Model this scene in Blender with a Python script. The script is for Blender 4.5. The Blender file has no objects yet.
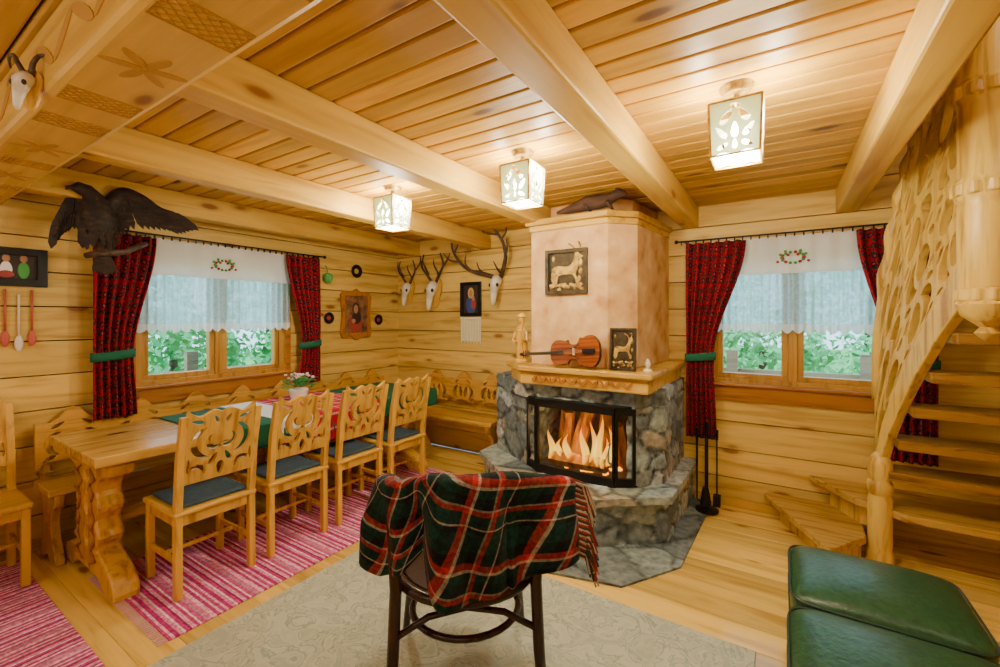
import bpy, bmesh, math, random
from mathutils import Vector, Matrix, noise
random.seed(7)
pi=math.pi
C=bpy.context.scene.collection
# ------------------------------------------------------------------ helpers
class MB:
    def __init__(s): s.v=[];s.f=[];s.m=[];s.uv=[];s.M=None
    def _add(s,vs,fs,mi=0,uvs=None):
        b=len(s.v)
        for i,p in enumerate(vs):
            p=Vector(p)
            if s.M is not None: p=s.M@p
            s.v.append(p[:]); s.uv.append(uvs[i] if uvs else (0,0))
        for f in fs: s.f.append(tuple(b+i for i in f)); s.m.append(mi)
        return s
    def box(s,c,d,rot=None,mi=0):
        vs=[]
        for x in(-.5,.5):
            for y in(-.5,.5):
                for z in(-.5,.5): vs.append(Vector((x*d[0],y*d[1],z*d[2])))
        if rot is not None:
            R=rot if isinstance(rot,Matrix) else Matrix.Rotation(rot,3,'Z')
            vs=[R@v for v in vs]
        vs=[v+Vector(c) for v in vs]
        return s._add(vs,[(0,1,3,2),(4,6,7,5),(0,4,5,1),(2,3,7,6),(0,2,6,4),(1,5,7,3)],mi)
    def bb(s,x0,x1,y0,y1,z0,z1,mi=0):
        return s.box(((x0+x1)/2,(y0+y1)/2,(z0+z1)/2),(abs(x1-x0),abs(y1-y0),abs(z1-z0)),None,mi)
    def rbox(s,c,d,r=.02,seg=3,rot=None,mi=0,puff=0):
        bm=bmesh.new(); bmesh.ops.create_cube(bm,size=1)
        bmesh.ops.scale(bm,vec=d,verts=bm.verts)
        bmesh.ops.bevel(bm,geom=bm.edges[:]+bm.verts[:],offset=r,segments=seg,profile=.5,affect='EDGES')
        vs=[v.co.copy() for v in bm.verts]; idx={v:i for i,v in enumerate(bm.verts)}
        fs=[[idx[v] for v in f.verts] for f in bm.faces]; bm.free()
        if rot is not None:
            R=rot if isinstance(rot,Matrix) else Matrix.Rotation(rot,3,'Z')
            vs=[R@v for v in vs]
        return s._add([v+Vector(c) for v in vs],fs,mi)
    def tube(s,path,rad,n=10,mi=0,flat=1.0):
        P=[Vector(p) for p in path]; k=len(P)
        if not hasattr(rad,'__len__'): rad=[rad]*k
        up=Vector((0,0,1)); t0=(P[1]-P[0]).normalized()
        if abs(t0.dot(up))>.9: up=Vector((1,0,0))
        a=t0.cross(up).normalized(); vs=[];fs=[]
        for i in range(k):
            t=(P[min(i+1,k-1)]-P[max(i-1,0)]).normalized()
            a=(a-t*a.dot(t)).normalized(); b=t.cross(a)
            for j in range(n):
                th=2*pi*j/n
                vs.append(P[i]+a*math.cos(th)*rad[i]+b*math.sin(th)*rad[i]*flat)
        for i in range(k-1):
            for j in range(n):
                fs.append((i*n+j,i*n+(j+1)%n,(i+1)*n+(j+1)%n,(i+1)*n+j))
        fs.append(tuple(range(n))[::-1]); fs.append(tuple((k-1)*n+j for j in range(n)))
        return s._add(vs,fs,mi)
    def lathe(s,prof,c=(0,0,0),n=20,mi=0,jag=0,R=None):
        vs=[];fs=[];k=len(prof)
        for i,(r,z) in enumerate(prof):
            for j in range(n):
                th=2*pi*j/n; rr=r*(1+(jag if j%2 else -jag))
                v=Vector((rr*math.cos(th),rr*math.sin(th),z))
                if R is not None: v=R@v
                vs.append(v+Vector(c))
        for i in range(k-1):
            for j in range(n): fs.append((i*n+j,i*n+(j+1)%n,(i+1)*n+(j+1)%n,(i+1)*n+j))
        fs.append(tuple(range(n))[::-1]); fs.append(tuple((k-1)*n+j for j in range(n)))
        return s._add(vs,fs,mi)
    def ell(s,c,d,n=14,mi=0,R=None):
        prof=[(math.sin(pi*i/10)*1.0+1e-4,-math.cos(pi*i/10)) for i in range(11)]
        vs=[];fs=[]
        for r,z in prof:
            for j in range(n):
                th=2*pi*j/n; v=Vector((r*math.cos(th)*d[0],r*math.sin(th)*d[1],z*d[2]))
                if R is not None: v=R@v
                vs.append(v+Vector(c))
        for i in range(10):
            for j in range(n): fs.append((i*n+j,i*n+(j+1)%n,(i+1)*n+(j+1)%n,(i+1)*n+j))
        return s._add(vs,fs,mi)
    def prism(s,poly,z0,z1,mi=0):
        n=len(poly); vs=[(p[0],p[1],z0) for p in poly]+[(p[0],p[1],z1) for p in poly]
        fs=[tuple(range(n))[::-1],tuple(range(n,2*n))]+[(i,(i+1)%n,n+(i+1)%n,n+i) for i in range(n)]
        return s._add(vs,fs,mi)
    def grid(s,fn,nu,nv,mi=0):
        vs=[];uv=[];fs=[]
        for i in range(nu+1):
            for j in range(nv+1):
                u=i/nu;v=j/nv; r=fn(u,v)
                vs.append(r[0:3]); uv.append((r[3],r[4]) if len(r)>3 else (u,v))
        for i in range(nu):
            for j in range(nv):
                a=i*(nv+1)+j; fs.append((a,a+nv+1,a+nv+2,a+1))
        return s._add(vs,fs,mi,uv)
    def cut(s,loops,th,M,mi=0,bev=0):
        cu=bpy.data.curves.new('t','CURVE'); cu.dimensions='2D'; cu.fill_mode='BOTH'; cu.extrude=th/2
        if bev: cu.bevel_depth=bev; cu.bevel_resolution=1; cu.offset=-bev; cu.extrude=max(.0005,th/2-bev)
        for L in loops:
            sp=cu.splines.new('POLY'); sp.points.add(len(L)-1)
            for i,p in enumerate(L): sp.points[i].co=(p[0],p[1],0,1)
            sp.use_cyclic_u=True
        ob=bpy.data.objects.new('t',cu); C.objects.link(ob)
        dg=bpy.context.evaluated_depsgraph_get(); dg.update()
        me=bpy.data.meshes.new_from_object(ob.evaluated_get(dg))
        fm=M if callable(M) else (lambda q:M@q)
        s._add([fm(v.co) for v in me.vertices],[tuple(p.vertices) for p in me.polygons],mi)
        bpy.data.objects.remove(ob); bpy.data.curves.remove(cu); bpy.data.meshes.remove(me)
        return s
    def obj(s,name,mats,parent=None,origin=(0,0,0),smooth=False,bevel=0,sub=0,solid=0,kind=None,label=None):
        o=Vector(origin); me=bpy.data.meshes.new(name)
        me.from_pydata([tuple(Vector(v)-o) for v in s.v],[],s.f)
        if not isinstance(mats,(list,tuple)): mats=[mats]
        for m in mats: me.materials.append(m)
        me.polygons.foreach_set('material_index',s.m)
        if any(u!=(0,0) for u in s.uv):
            l=me.uv_layers.new(name='UVMap')
            for lp in me.loops: l.data[lp.index].uv=s.uv[lp.vertex_index]
        bm=bmesh.new(); bm.from_mesh(me); bmesh.ops.recalc_face_normals(bm,faces=bm.faces); bm.to_mesh(me); bm.free()
        me.update()
        ob=bpy.data.objects.new(name,me); C.objects.link(ob)
        if parent is not None: ob.parent=parent
        else: ob.location=o
        if smooth:
            for p in me.polygons: p.use_smooth=True
            if smooth=='a':
                try: me.set_sharp_from_angle(angle=math.radians(40))
                except Exception: pass
        if solid:
            md=ob.modifiers.new('s','SOLIDIFY'); md.thickness=solid; md.offset=0
        if bevel:
            md=ob.modifiers.new('b','BEVEL'); md.width=bevel; md.segments=2; md.limit_method='ANGLE'; md.angle_limit=.7
        if sub:
            md=ob.modifiers.new('u','SUBSURF'); md.levels=sub; md.render_levels=sub
        if kind: ob['kind']=kind
        if label: ob['label']=label
        return ob
def T(o,label,cat,group=None):
    o['label']=label;o['category']=cat
    if group:o['group']=group
    return o
def thing(name,loc,label,cat,rz=0,group=None):
    e=bpy.data.objects.new(name,None); e.empty_display_size=.1; C.objects.link(e)
    e.location=loc; e.rotation_euler=(0,0,rz); return T(e,label,cat,group)
def copy_thing(r,loc,rz=None,label=None):
    n=r.copy(); C.objects.link(n); n.location=loc
    if rz is not None: n.rotation_euler=(0,0,rz)
    if label:n['label']=label
    def rec(a,b):
        for ch in a.children:
            c=ch.copy(); c.parent=b; C.objects.link(c); rec(ch,c)
    rec(r,n); return n
MXZ=Matrix(((1,0,0,0),(0,0,-1,0),(0,1,0,0),(0,0,0,1)))
MYZ=Matrix(((0,0,1,0),(1,0,0,0),(0,1,0,0),(0,0,0,1)))
def TR(x,y,z): return Matrix.Translation((x,y,z))
def leaf(cx,cy,L,W,a,n=14,sh=.75):
    out=[]
    for i in range(n):
        t=2*pi*i/n; x=math.cos(t)*L/2; y=math.sin(t)*W/2*(1-sh*.5*math.cos(t))
        out.append((cx+x*math.cos(a)-y*math.sin(a),cy+x*math.sin(a)+y*math.cos(a)))
    return out
def cres(cx,cy,R,a0,a1,w,n=9,bias=0):
    o=[];i_=[]
    for k in range(n):
        t=k/(n-1);a=a0+(a1-a0)*t; h=w/2*math.sin(pi*t)**.7+.001 if bias==0 else w/2*math.sin(pi*t**bias)**.7+.001
        o.append((cx+(R+h)*math.cos(a),cy+(R+h)*math.sin(a))); i_.append((cx+(R-h)*math.cos(a),cy+(R-h)*math.sin(a)))
    return o+i_[::-1]
def mir(l): return [(-x,y) for x,y in l]
def spl(pts,n=6,closed=True):
    out=[];k=len(pts)
    rng=range(k) if closed else range(k-1)
    for i in rng:
        g=lambda q: pts[q%k] if closed else pts[max(0,min(k-1,q))]
        p0,p1,p2,p3=g(i-1),g(i),g(i+1),g(i+2)
        for j in range(n):
            t=j/n
            out.append(tuple(.5*((2*p1[d])+(-p0[d]+p2[d])*t+(2*p0[d]-5*p1[d]+4*p2[d]-p3[d])*t*t+(-p0[d]+3*p1[d]-3*p2[d]+p3[d])*t**3) for d in range(len(p1))))
    if not closed: out.append(tuple(pts[-1]))
    return out
# ------------------------------------------------------------------ materials
def mnew(name,col=(.5,.5,.5),rough=.5,metal=0,emit=None,es=0,spec=.5):
    m=bpy.data.materials.new(name); m.use_nodes=True; b=m.node_tree.nodes['Principled BSDF']
    b.inputs['Base Color'].default_value=(*col,1); b.inputs['Roughness'].default_value=rough
    b.inputs['Metallic'].default_value=metal; b.inputs['Specular IOR Level'].default_value=spec
    if emit: b.inputs['Emission Color'].default_value=(*emit,1); b.inputs['Emission Strength'].default_value=es
    return m,m.node_tree,b
def nd(nt,t,**k):
    n=nt.nodes.new(t)
    for a,v in k.items(): setattr(n,a,v)
    return n
def ramp(nt,stops,interp='LINEAR'):
    r=nt.nodes.new('ShaderNodeValToRGB'); cr=r.color_ramp; cr.interpolation=interp
    while len(cr.elements)>1: cr.elements.remove(cr.elements[-1])
    cr.elements[0].position=stops[0][0]; cr.elements[0].color=(*stops[0][1],1)
    for p,c in stops[1:]:
        e=cr.elements.new(p); e.color=(*c,1)
    return r
def wood(name,c1,c2,axis='X',sc=1.0,rough=.4,isl=.25,knots=False,kd=(.16,.06,.02),spec=.4):
    m,nt,b=mnew(name,c1,rough,spec=spec); L=nt.links.new
    tc=nd(nt,'ShaderNodeTexCoord'); geo=nd(nt,'ShaderNodeNewGeometry')
    cmb=nd(nt,'ShaderNodeVectorMath',operation='MULTIPLY_ADD')
    L(geo.outputs['Random Per Island'],cmb.inputs[0]); cmb.inputs[1].default_value=(17,23,31); L(tc.outputs['Object'],cmb.inputs[2])
    mp=nd(nt,'ShaderNodeMapping'); s={'X':(.9,11,11),'Y':(11,.9,11),'Z':(11,11,.9)}[axis]
    mp.inputs['Scale'].default_value=tuple(x*sc for x in s); L(cmb.outputs[0],mp.inputs[0])
    no=nd(nt,'ShaderNodeTexNoise'); no.inputs['Scale'].default_value=1.6; no.inputs['Detail'].default_value=5; no.inputs['Distortion'].default_value=.8
    L(mp.outputs[0],no.inputs['Vector'])
    r=ramp(nt,[(.32,c2),(.48,c1),(.62,tuple(x*1.12 for x in c1)),(.75,tuple((x+y)/2 for x,y in zip(c1,c2)))]); L(no.outputs[0],r.inputs[0])
    out=r.outputs[0]
    if knots:
        mk=nd(nt,'ShaderNodeMapping'); s={'X':(2.0,5.5,5.5),'Y':(5.5,2.0,5.5),'Z':(5.5,5.5,2.0)}[axis]; mk.inputs['Scale'].default_value=s; L(cmb.outputs[0],mk.inputs[0])
        vo=nd(nt,'ShaderNodeTexVoronoi'); vo.inputs['Scale'].default_value=1.0; vo.inputs['Randomness'].default_value=1; L(mk.outputs[0],vo.inputs['Vector'])
        kr=ramp(nt,[(.0,(1,1,1)),(.09,(.9,.9,.9)),(.14,(.25,.25,.25)),(.22,(0,0,0))]); L(vo.outputs['Distance'],kr.inputs[0])
        mx=nd(nt,'ShaderNodeMix',data_type='RGBA'); L(kr.outputs[0],mx.inputs['Factor']); L(out,mx.inputs[6]); mx.inputs[7].default_value=(*kd,1); out=mx.outputs[2]
    if isl:
        mr=nd(nt,'ShaderNodeMapRange'); L(geo.outputs['Random Per Island'],mr.inputs[0]); mr.inputs[3].default_value=1-isl; mr.inputs[4].default_value=1+isl*.5
        mm=nd(nt,'ShaderNodeMix',data_type='RGBA',blend_type='MULTIPLY'); mm.inputs['Factor'].default_value=1; L(out,mm.inputs[6]); L(mr.outputs[0],mm.inputs[7]); out=mm.outputs[2]
    L(out,b.inputs['Base Color'])
    bp=nd(nt,'ShaderNodeBump'); bp.inputs['Strength'].default_value=.10; bp.inputs['Distance'].default_value=.01; L(no.outputs[0],bp.inputs['Height']); L(bp.outputs[0],b.inputs['Normal'])
    return m
def noisy(name,stops,sc=5,rough=.7,bump=.2,detail=5,metal=0,vec='Object',stretch=(1,1,1),bd=.01,spec=.5):
    m,nt,b=mnew(name,stops[0][1],rough,metal,spec=spec); L=nt.links.new
    tc=nd(nt,'ShaderNodeTexCoord'); mp=nd(nt,'ShaderNodeMapping'); mp.inputs['Scale'].default_value=stretch; L(tc.outputs[vec],mp.inputs[0])
    no=nd(nt,'ShaderNodeTexNoise'); no.inputs['Scale'].default_value=sc; no.inputs['Detail'].default_value=detail; L(mp.outputs[0],no.inputs['Vector'])
    r=ramp(nt,stops); L(no.outputs[0],r.inputs[0]); L(r.outputs[0],b.inputs['Base Color'])
    if bump:
        bp=nd(nt,'ShaderNodeBump'); bp.inputs['Strength'].default_value=bump; bp.inputs['Distance'].default_value=bd; L(no.outputs[0],bp.inputs['Height']); L(bp.outputs[0],b.inputs['Normal'])
    return m
def plaid(name,ku,kv,stops,rough=.9,vec='UV',axes=(0,1),weave=0,wob=0):
    m,nt,b=mnew(name,stops[0][1],rough,spec=.15); L=nt.links.new
    tc=nd(nt,'ShaderNodeTexCoord'); sp=nd(nt,'ShaderNodeSeparateXYZ'); L(tc.outputs[vec],sp.inputs[0]); cs=[]
    for ax,k in zip(axes,(ku,kv)):
        if k==0: continue
        mu=nd(nt,'ShaderNodeMath',operation='MULTIPLY'); mu.inputs[1].default_value=k; L(sp.outputs[ax],mu.inputs[0]); src=mu.outputs[0]
        if wob:
            nw=nd(nt,'ShaderNodeTexNoise'); nw.inputs['Scale'].default_value=14; L(tc.outputs['Object'],nw.inputs['Vector'])
            ma=nd(nt,'ShaderNodeMath',operation='MULTIPLY_ADD'); L(nw.outputs[0],ma.inputs[0]); ma.inputs[1].default_value=wob; L(src,ma.inputs[2]); src=ma.outputs[0]
        fr=nd(nt,'ShaderNodeMath',operation='FRACT'); L(src,fr.inputs[0])
        r=ramp(nt,stops,'CONSTANT'); L(fr.outputs[0],r.inputs[0]); cs.append(r.outputs[0])
    out=cs[0]
    if len(cs)==2:
        mx=nd(nt,'ShaderNodeMix',data_type='RGBA'); mx.inputs['Factor'].default_value=.5; L(cs[0],mx.inputs[6]); L(cs[1],mx.inputs[7]); out=mx.outputs[2]
    no=nd(nt,'ShaderNodeTexNoise'); no.inputs['Scale'].default_value=160; L(tc.outputs['Object'],no.inputs['Vector'])
    if weave:
        n3=nd(nt,'ShaderNodeTexNoise'); n3.inputs['Scale'].default_value=70; n3.inputs['Detail'].default_value=3; L(tc.outputs['Object'],n3.inputs['Vector'])
        r3=ramp(nt,[(.35,(.55,.5,.52)),(.5,(1,1,1)),(.68,(1.6,1.5,1.5))]); L(n3.outputs[0],r3.inputs[0])
        m3=nd(nt,'ShaderNodeMix',data_type='RGBA',blend_type='MULTIPLY'); m3.inputs['Factor'].default_value=weave; L(out,m3.inputs[6]); L(r3.outputs[0],m3.inputs[7]); out=m3.outputs[2]
    bp=nd(nt,'ShaderNodeBump'); bp.inputs['Strength'].default_value=.5; bp.inputs['Distance'].default_value=.004; L(no.outputs[0],bp.inputs['Height']); L(bp.outputs[0],b.inputs['Normal'])
    L(out,b.inputs['Base Color']); b.inputs['Sheen Weight'].default_value=.03
    return m
kw=(.28,.10,.015)
W_WALL_Y=wood('pine_wall_y',(.73,.49,.115),(.53,.30,.045),'Y',.8,.42,.2,True,kw,.3)
W_WALL_X=wood('pine_wall_x',(.73,.49,.115),(.53,.30,.045),'X',.8,.42,.2,True,kw,.3)
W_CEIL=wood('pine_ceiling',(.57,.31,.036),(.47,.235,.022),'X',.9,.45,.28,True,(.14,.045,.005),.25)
W_FLOOR=wood('pine_floor',(.80,.54,.12),(.60,.35,.05),'X',.8,.14,.3,True,(.30,.11,.015))
W_BEAM_Y=wood('beam_y',(.67,.41,.065),(.54,.29,.035),'Y',.7,.45,.12,True,(.26,.09,.012),.3)
W_BEAM_X=wood('beam_x',(.67,.41,.065),(.54,.29,.035),'X',.7,.45,.12,True,(.26,.09,.012),.3)
W_F=wood('pine_furniture',(.68,.39,.05),(.42,.19,.016),'Z',1.2,.3,.15)
W_FY=wood('pine_furniture_y',(.60,.36,.07),(.32,.15,.02),'Y',1.0,.25,.25,True,(.18,.06,.01))
W_FX=wood('pine_furniture_x',(.68,.41,.06),(.42,.20,.02),'X',1.0,.3,.2)
W_TRIM=wood('window_trim',(.40,.155,.018),(.25,.085,.008),'Y',1,.35,.1)
W_TRIMX=wood('window_trim_x',(.40,.155,.018),(.25,.085,.008),'X',1,.35,.1)
W_FRAME=wood('window_frame',(.50,.26,.04),(.33,.14,.018),'Z',1,.35,.1)
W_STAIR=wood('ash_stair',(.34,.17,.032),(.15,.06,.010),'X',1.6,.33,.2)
W_STAIRZ=wood('ash_stair_z',(.70,.46,.085),(.40,.20,.025),'Z',1.2,.35,.1)
W_DARK=wood('dark_bentwood',(.030,.010,.005),(.012,.005,.003),'Z',1,.25,0)
SEAM=mnew('dark_seam',(.06,.022,.005),.9)[0]
BLACK=mnew('black_iron',(.012,.012,.013),.4,.6)[0]
GOLD=noisy('antique_brass',[(.3,(.16,.08,.015)),(.6,(.60,.38,.08))],30,.38,.4,metal=.45)
WHITE=mnew('white_cloth',(.85,.86,.88),.9)[0]
BONE=noisy('bone',[(.3,(.50,.42,.28)),(.6,(.85,.80,.66))],12,.6,.2)
ANTLER=noisy('antler',[(.3,(.02,.012,.007)),(.6,(.11,.06,.03))],18,.6,.5)
FEATHER=noisy('dark_feather',[(.3,(.008,.005,.004)),(.6,(.035,.018,.009)),(.8,(.12,.06,.025))],14,.7,.6,stretch=(1,1,3))
FUR=noisy('brown_fur',[(.3,(.02,.009,.004)),(.6,(.08,.03,.01))],25,.8,.7,stretch=(.3,1,1))
LEATHER=noisy('green_leather',[(.3,(.008,.045,.018)),(.6,(.018,.085,.034))],50,.33,.5,bd=.004)
SOFABASE=mnew('dark_green_base',(.01,.035,.02),.5)[0]
PLASTER=noisy('peach_plaster',[(.3,(.46,.22,.065)),(.42,(.62,.35,.13)),(.55,(.70,.43,.18)),(.72,(.82,.60,.31))],6,.8,.35,10)
SLATE=noisy('slate',[(.3,(.06,.085,.10)),(.5,(.15,.19,.21)),(.7,(.28,.31,.32))],7,.45,.4,8)
GRASS=noisy('grass',[(.3,(.05,.30,.06)),(.7,(.16,.55,.15))],3,.9,0)
LEAFM=noisy('leaves',[(.3,(.05,.36,.12)),(.55,(.13,.58,.24)),(.75,(.3,.75,.4))],3,.8,0)
GREEN=mnew('green_cloth',(.004,.12,.06),.85)[0]
TEAL=noisy('blue_seat_cloth',[(.3,(.025,.06,.10)),(.7,(.06,.11,.16))],40,.9,.2)
RED=mnew('red',(.45,.01,.02),.7)[0]
PLANTG=mnew('plant_green',(.06,.35,.06),.6)[0]
PINKF=mnew('pink_petals',(.9,.45,.6),.6)[0]
CERAM=mnew('white_ceramic',(.85,.85,.85),.25)[0]
def curtmat():
    m,nt,b=mnew('red_floral_cloth',(.3,.01,.02),.85,spec=.2); L=nt.links.new
    tc=nd(nt,'ShaderNodeTexCoord'); mp=nd(nt,'ShaderNodeMapping'); L(tc.outputs['UV'],mp.inputs[0])
    base=nd(nt,'ShaderNodeRGB'); base.outputs[0].default_value=(.32,.006,.016,1); out=base.outputs[0]
    for sc_,col,th,off in ((13,(.03,.006,.016),.30,0),(13,(.50,.04,.05),.10,0),(17,(.008,.04,.028),.20,3.3),(24,(.03,.006,.014),.16,7.7)):
        mo=nd(nt,'ShaderNodeVectorMath',operation='ADD'); L(mp.outputs[0],mo.inputs[0]); mo.inputs[1].default_value=(off,off*.7,0)
        n0=nd(nt,'ShaderNodeTexNoise'); n0.inputs['Scale'].default_value=sc_*2.2; L(mp.outputs[0],n0.inputs['Vector'])
        ad=nd(nt,'ShaderNodeVectorMath',operation='MULTIPLY_ADD'); L(n0.outputs['Color'],ad.inputs[0]); ad.inputs[1].default_value=(.05,.05,0); L(mo.outputs[0],ad.inputs[2])
        vo=nd(nt,'ShaderNodeTexVoronoi'); vo.inputs['Scale'].default_value=sc_; vo.inputs['Randomness'].default_value=.4; vo.voronoi_dimensions='2D'; L(ad.outputs[0],vo.inputs['Vector'])
        r=ramp(nt,[(0,(1,1,1)),(th,(1,1,1)),(th+.05,(0,0,0))]); L(vo.outputs['Distance'],r.inputs[0])
        mx=nd(nt,'ShaderNodeMix',data_type='RGBA'); L(r.outputs[0],mx.inputs['Factor']); L(out,mx.inputs[6]); mx.inputs[7].default_value=(*col,1); out=mx.outputs[2]
    L(out,b.inputs['Base Color']); return m
CURT=curtmat()
BLANK=plaid('wool_tartan',3.0,3.0,[(0,(.004,.030,.022)),(.22,(.005,.005,.007)),(.36,(.34,.014,.010)),(.44,(.42,.37,.29)),(.475,(.004,.026,.02)),(.58,(.005,.005,.007)),(.70,(.26,.23,.19)),(.725,(.32,.014,.010)),(.78,(.004,.028,.022)),(.92,(.38,.33,.26)),(.94,(.006,.008,.009))],weave=.8)
PINKS=[(0,(.56,.05,.23)),(.07,(.74,.42,.56)),(.12,(.46,.02,.19)),(.20,(.70,.24,.44)),(.27,(.80,.66,.72)),(.31,(.56,.03,.24)),(.38,(.24,.02,.11)),(.42,(.74,.34,.52)),(.5,(.53,.03,.21)),(.56,(.80,.68,.74)),(.60,(.60,.08,.29)),(.69,(.40,.30,.38)),(.73,(.66,.15,.36)),(.8,(.78,.44,.58)),(.88,(.50,.03,.21)),(.95,(.72,.52,.62))]
RAGY=plaid('rag_rug_y',0,4.2,PINKS,vec='Object',axes=(0,1),weave=.7,wob=.03)
RAGX=plaid('rag_rug_x',4.2,0,PINKS,vec='Object',axes=(0,1),weave=.7,wob=.03)
REDT=plaid('red_white_cloth',9,9,[(0,(.50,.01,.04)),(.5,(.55,.02,.05)),(.85,(.8,.7,.65))])
def sheer(name,col,trans,tl_=.5):
    m=bpy.data.materials.new(name); m.use_nodes=True; nt=m.node_tree; nt.nodes.clear(); L=nt.links.new
    o=nd(nt,'ShaderNodeOutputMaterial'); tr=nd(nt,'ShaderNodeBsdfTransparent'); tl=nd(nt,'ShaderNodeBsdfTranslucent'); df=nd(nt,'ShaderNodeBsdfDiffuse')
    tl.inputs[0].default_value=(*col,1); df.inputs[0].default_value=(*col,1)
    a=nd(nt,'ShaderNodeMixShader'); a.inputs[0].default_value=1-tl_; L(tl.outputs[0],a.inputs[1]); L(df.outputs[0],a.inputs[2])
    b=nd(nt,'ShaderNodeMixShader'); L(a.outputs[0],b.inputs[1]); L(tr.outputs[0],b.inputs[2])
    if name.startswith('lace'):
        tc=nd(nt,'ShaderNodeTexCoord'); vo=nd(nt,'ShaderNodeTexVoronoi'); vo.inputs['Scale'].default_value=38; L(tc.outputs['Object'],vo.inputs['Vector'])
        r=ramp(nt,[(.0,(trans*1.4,)*3),(.6,(trans*.5,)*3)]); L(vo.outputs['Distance'],r.inputs[0]); L(r.outputs[0],b.inputs[0])
    else: b.inputs[0].default_value=trans
    L(b.outputs[0],o.inputs[0]); return m
LACE=sheer('lace_sheer',(.70,.90,1.0),.22,.8)
LACE2=sheer('hem_lace',(.92,.97,1.0),.06,.5)
VAL=sheer('valance_linen',(.90,.92,.95),.0,.30)
SHADE=sheer('lamp_shade_white',(.84,.92,.78),.0,.36)
def glassm():
    m=bpy.data.materials.new('pane_glass'); m.use_nodes=True; nt=m.node_tree; nt.nodes.clear(); L=nt.links.new
    o=nd(nt,'ShaderNodeOutputMaterial'); tr=nd(nt,'ShaderNodeBsdfTransparent'); g=nd(nt,'ShaderNodeBsdfGlossy'); g.inputs['Roughness'].default_value=.03
    mx=nd(nt,'ShaderNodeMixShader'); mx.inputs[0].default_value=.05; L(tr.outputs[0],mx.inputs[1]); L(g.outputs[0],mx.inputs[2]); L(mx.outputs[0],o.inputs[0]); return m
GLASS=glassm()
BULB=mnew('bulb',(1,.8,.5),.5,emit=(1,.88,.6),es=90)[0]
GLOW=mnew('opening_glow',(1,1,.95),.5,emit=(1,.95,.8),es=16)[0]  # emissive colour that makes the shade's lower opening look bright
def rugmat():
    m,nt,b=mnew('grey_woven_rug',(.4,.4,.33),.95,spec=.1); L=nt.links.new
    tc=nd(nt,'ShaderNodeTexCoord'); no=nd(nt,'ShaderNodeTexNoise'); no.inputs['Scale'].default_value=6; no.inputs['Detail'].default_value=9; no.inputs['Distortion'].default_value=2.4
    L(tc.outputs['Object'],no.inputs['Vector'])
    r=ramp(nt,[(.38,(.40,.44,.36)),(.47,(.50,.53,.43)),(.5,(.30,.35,.29)),(.55,(.53,.56,.46)),(.7,(.44,.47,.39))]); L(no.outputs[0],r.inputs[0])
    L(r.outputs[0],b.inputs['Base Color'])
    n2=nd(nt,'ShaderNodeTexNoise'); n2.inputs['Scale'].default_value=200; L(tc.outputs['Object'],n2.inputs['Vector'])
    bp=nd(nt,'ShaderNodeBump'); bp.inputs['Strength'].default_value=.4; bp.inputs['Distance'].default_value=.004; L(n2.outputs[0],bp.inputs['Height']); L(bp.outputs[0],b.inputs['Normal']); return m
RUG=rugmat()
def stonemat():
    m,nt,b=mnew('field_stone',(.2,.2,.2),.5); L=nt.links.new
    at=nd(nt,'ShaderNodeVertexColor'); at.layer_name='Col'
    tc=nd(nt,'ShaderNodeTexCoord'); no=nd(nt,'ShaderNodeTexNoise'); no.inputs['Scale'].default_value=22; no.inputs['Detail'].default_value=8; L(tc.outputs['Object'],no.inputs['Vector'])
    r=ramp(nt,[(.3,(.55,.55,.55)),(.7,(1.5,1.5,1.5))]); L(no.outputs[0],r.inputs[0])
    mm=nd(nt,'ShaderNodeMix',data_type='RGBA',blend_type='MULTIPLY'); mm.inputs['Factor'].default_value=1; L(at.outputs[0],mm.inputs[6]); L(r.outputs[0],mm.inputs[7]); L(mm.outputs[2],b.inputs['Base Color'])
    bp=nd(nt,'ShaderNodeBump'); bp.inputs['Strength'].default_value=.4; bp.inputs['Distance'].default_value=.01; L(no.outputs[0],bp.inputs['Height']); L(bp.outputs[0],b.inputs['Normal']); return m
STONE=stonemat()
# ------------------------------------------------------------------ room shell
XL=-4.05; YB=3.93; XR=1.55; YF=-1.3; ZC=2.42; ZT=3.3
def board_wall(name,axis,f0,f1,a0,a1,z0,z1,ops,h,mat):
    mb=MB(); z=z0; i=0; face=f1 if abs(f1)<abs(f0) else f0; back=f0 if face==f1 else f1
    sgn=1 if face>back else -1; g=.004
    while z<z1-1e-4:
        zt=min(z+h,z1); cuts=[z,zt]+[q for o in ops for q in(o[2],o[3]) if z+.001<q<zt-.001]; cuts=sorted(cuts)
        for q in range(len(cuts)-1):
            za,zb=cuts[q],cuts[q+1]; iv=[(a0,a1)]
            for o in ops:
                if o[2]<(za+zb)/2<o[3]:
                    iv=[p for s,e in iv for p in ((s,min(e,o[0])),(max(s,o[1]),e)) if p[1]-p[0]>.01]
            lo=za+(g if q==0 else 0); hi=zb-(g if q==len(cuts)-2 else 0)
            for s,e in iv:
                if axis=='Y': mb.bb(back+sgn*.06,face,s,e,lo,hi); mb.bb(back,back+sgn*.09,s,e,za,zb,1)
                else: mb.bb(s,e,back+sgn*.06,face,lo,hi); mb.bb(s,e,back,back+sgn*.09,za,zb,1)
        z=zt
    return mb.obj(name,[mat,SEAM],bevel=.02,kind='structure')
OL=(1.27,2.44,.97,2.03); OR_=(-.48,.64,.97,2.03)
board_wall('wall_left','Y',XL-.16,XL,YF-.16,YB,0,ZT,[OL],.225,W_WALL_Y)
board_wall('wall_back','X',YB+.16,YB,XL-.16,XR+.16,0,ZT,[OR_],.225,W_WALL_X)
board_wall('wall_right','Y',XR+.16,XR,YF-.16,YB,0,ZT,[],.225,W_WALL_Y)
board_wall('wall_front','X',YF-.16,YF,XL,XR,0,ZT,[],.225,W_WALL_X)
mb=MB(); z=ZC+.05
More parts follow.
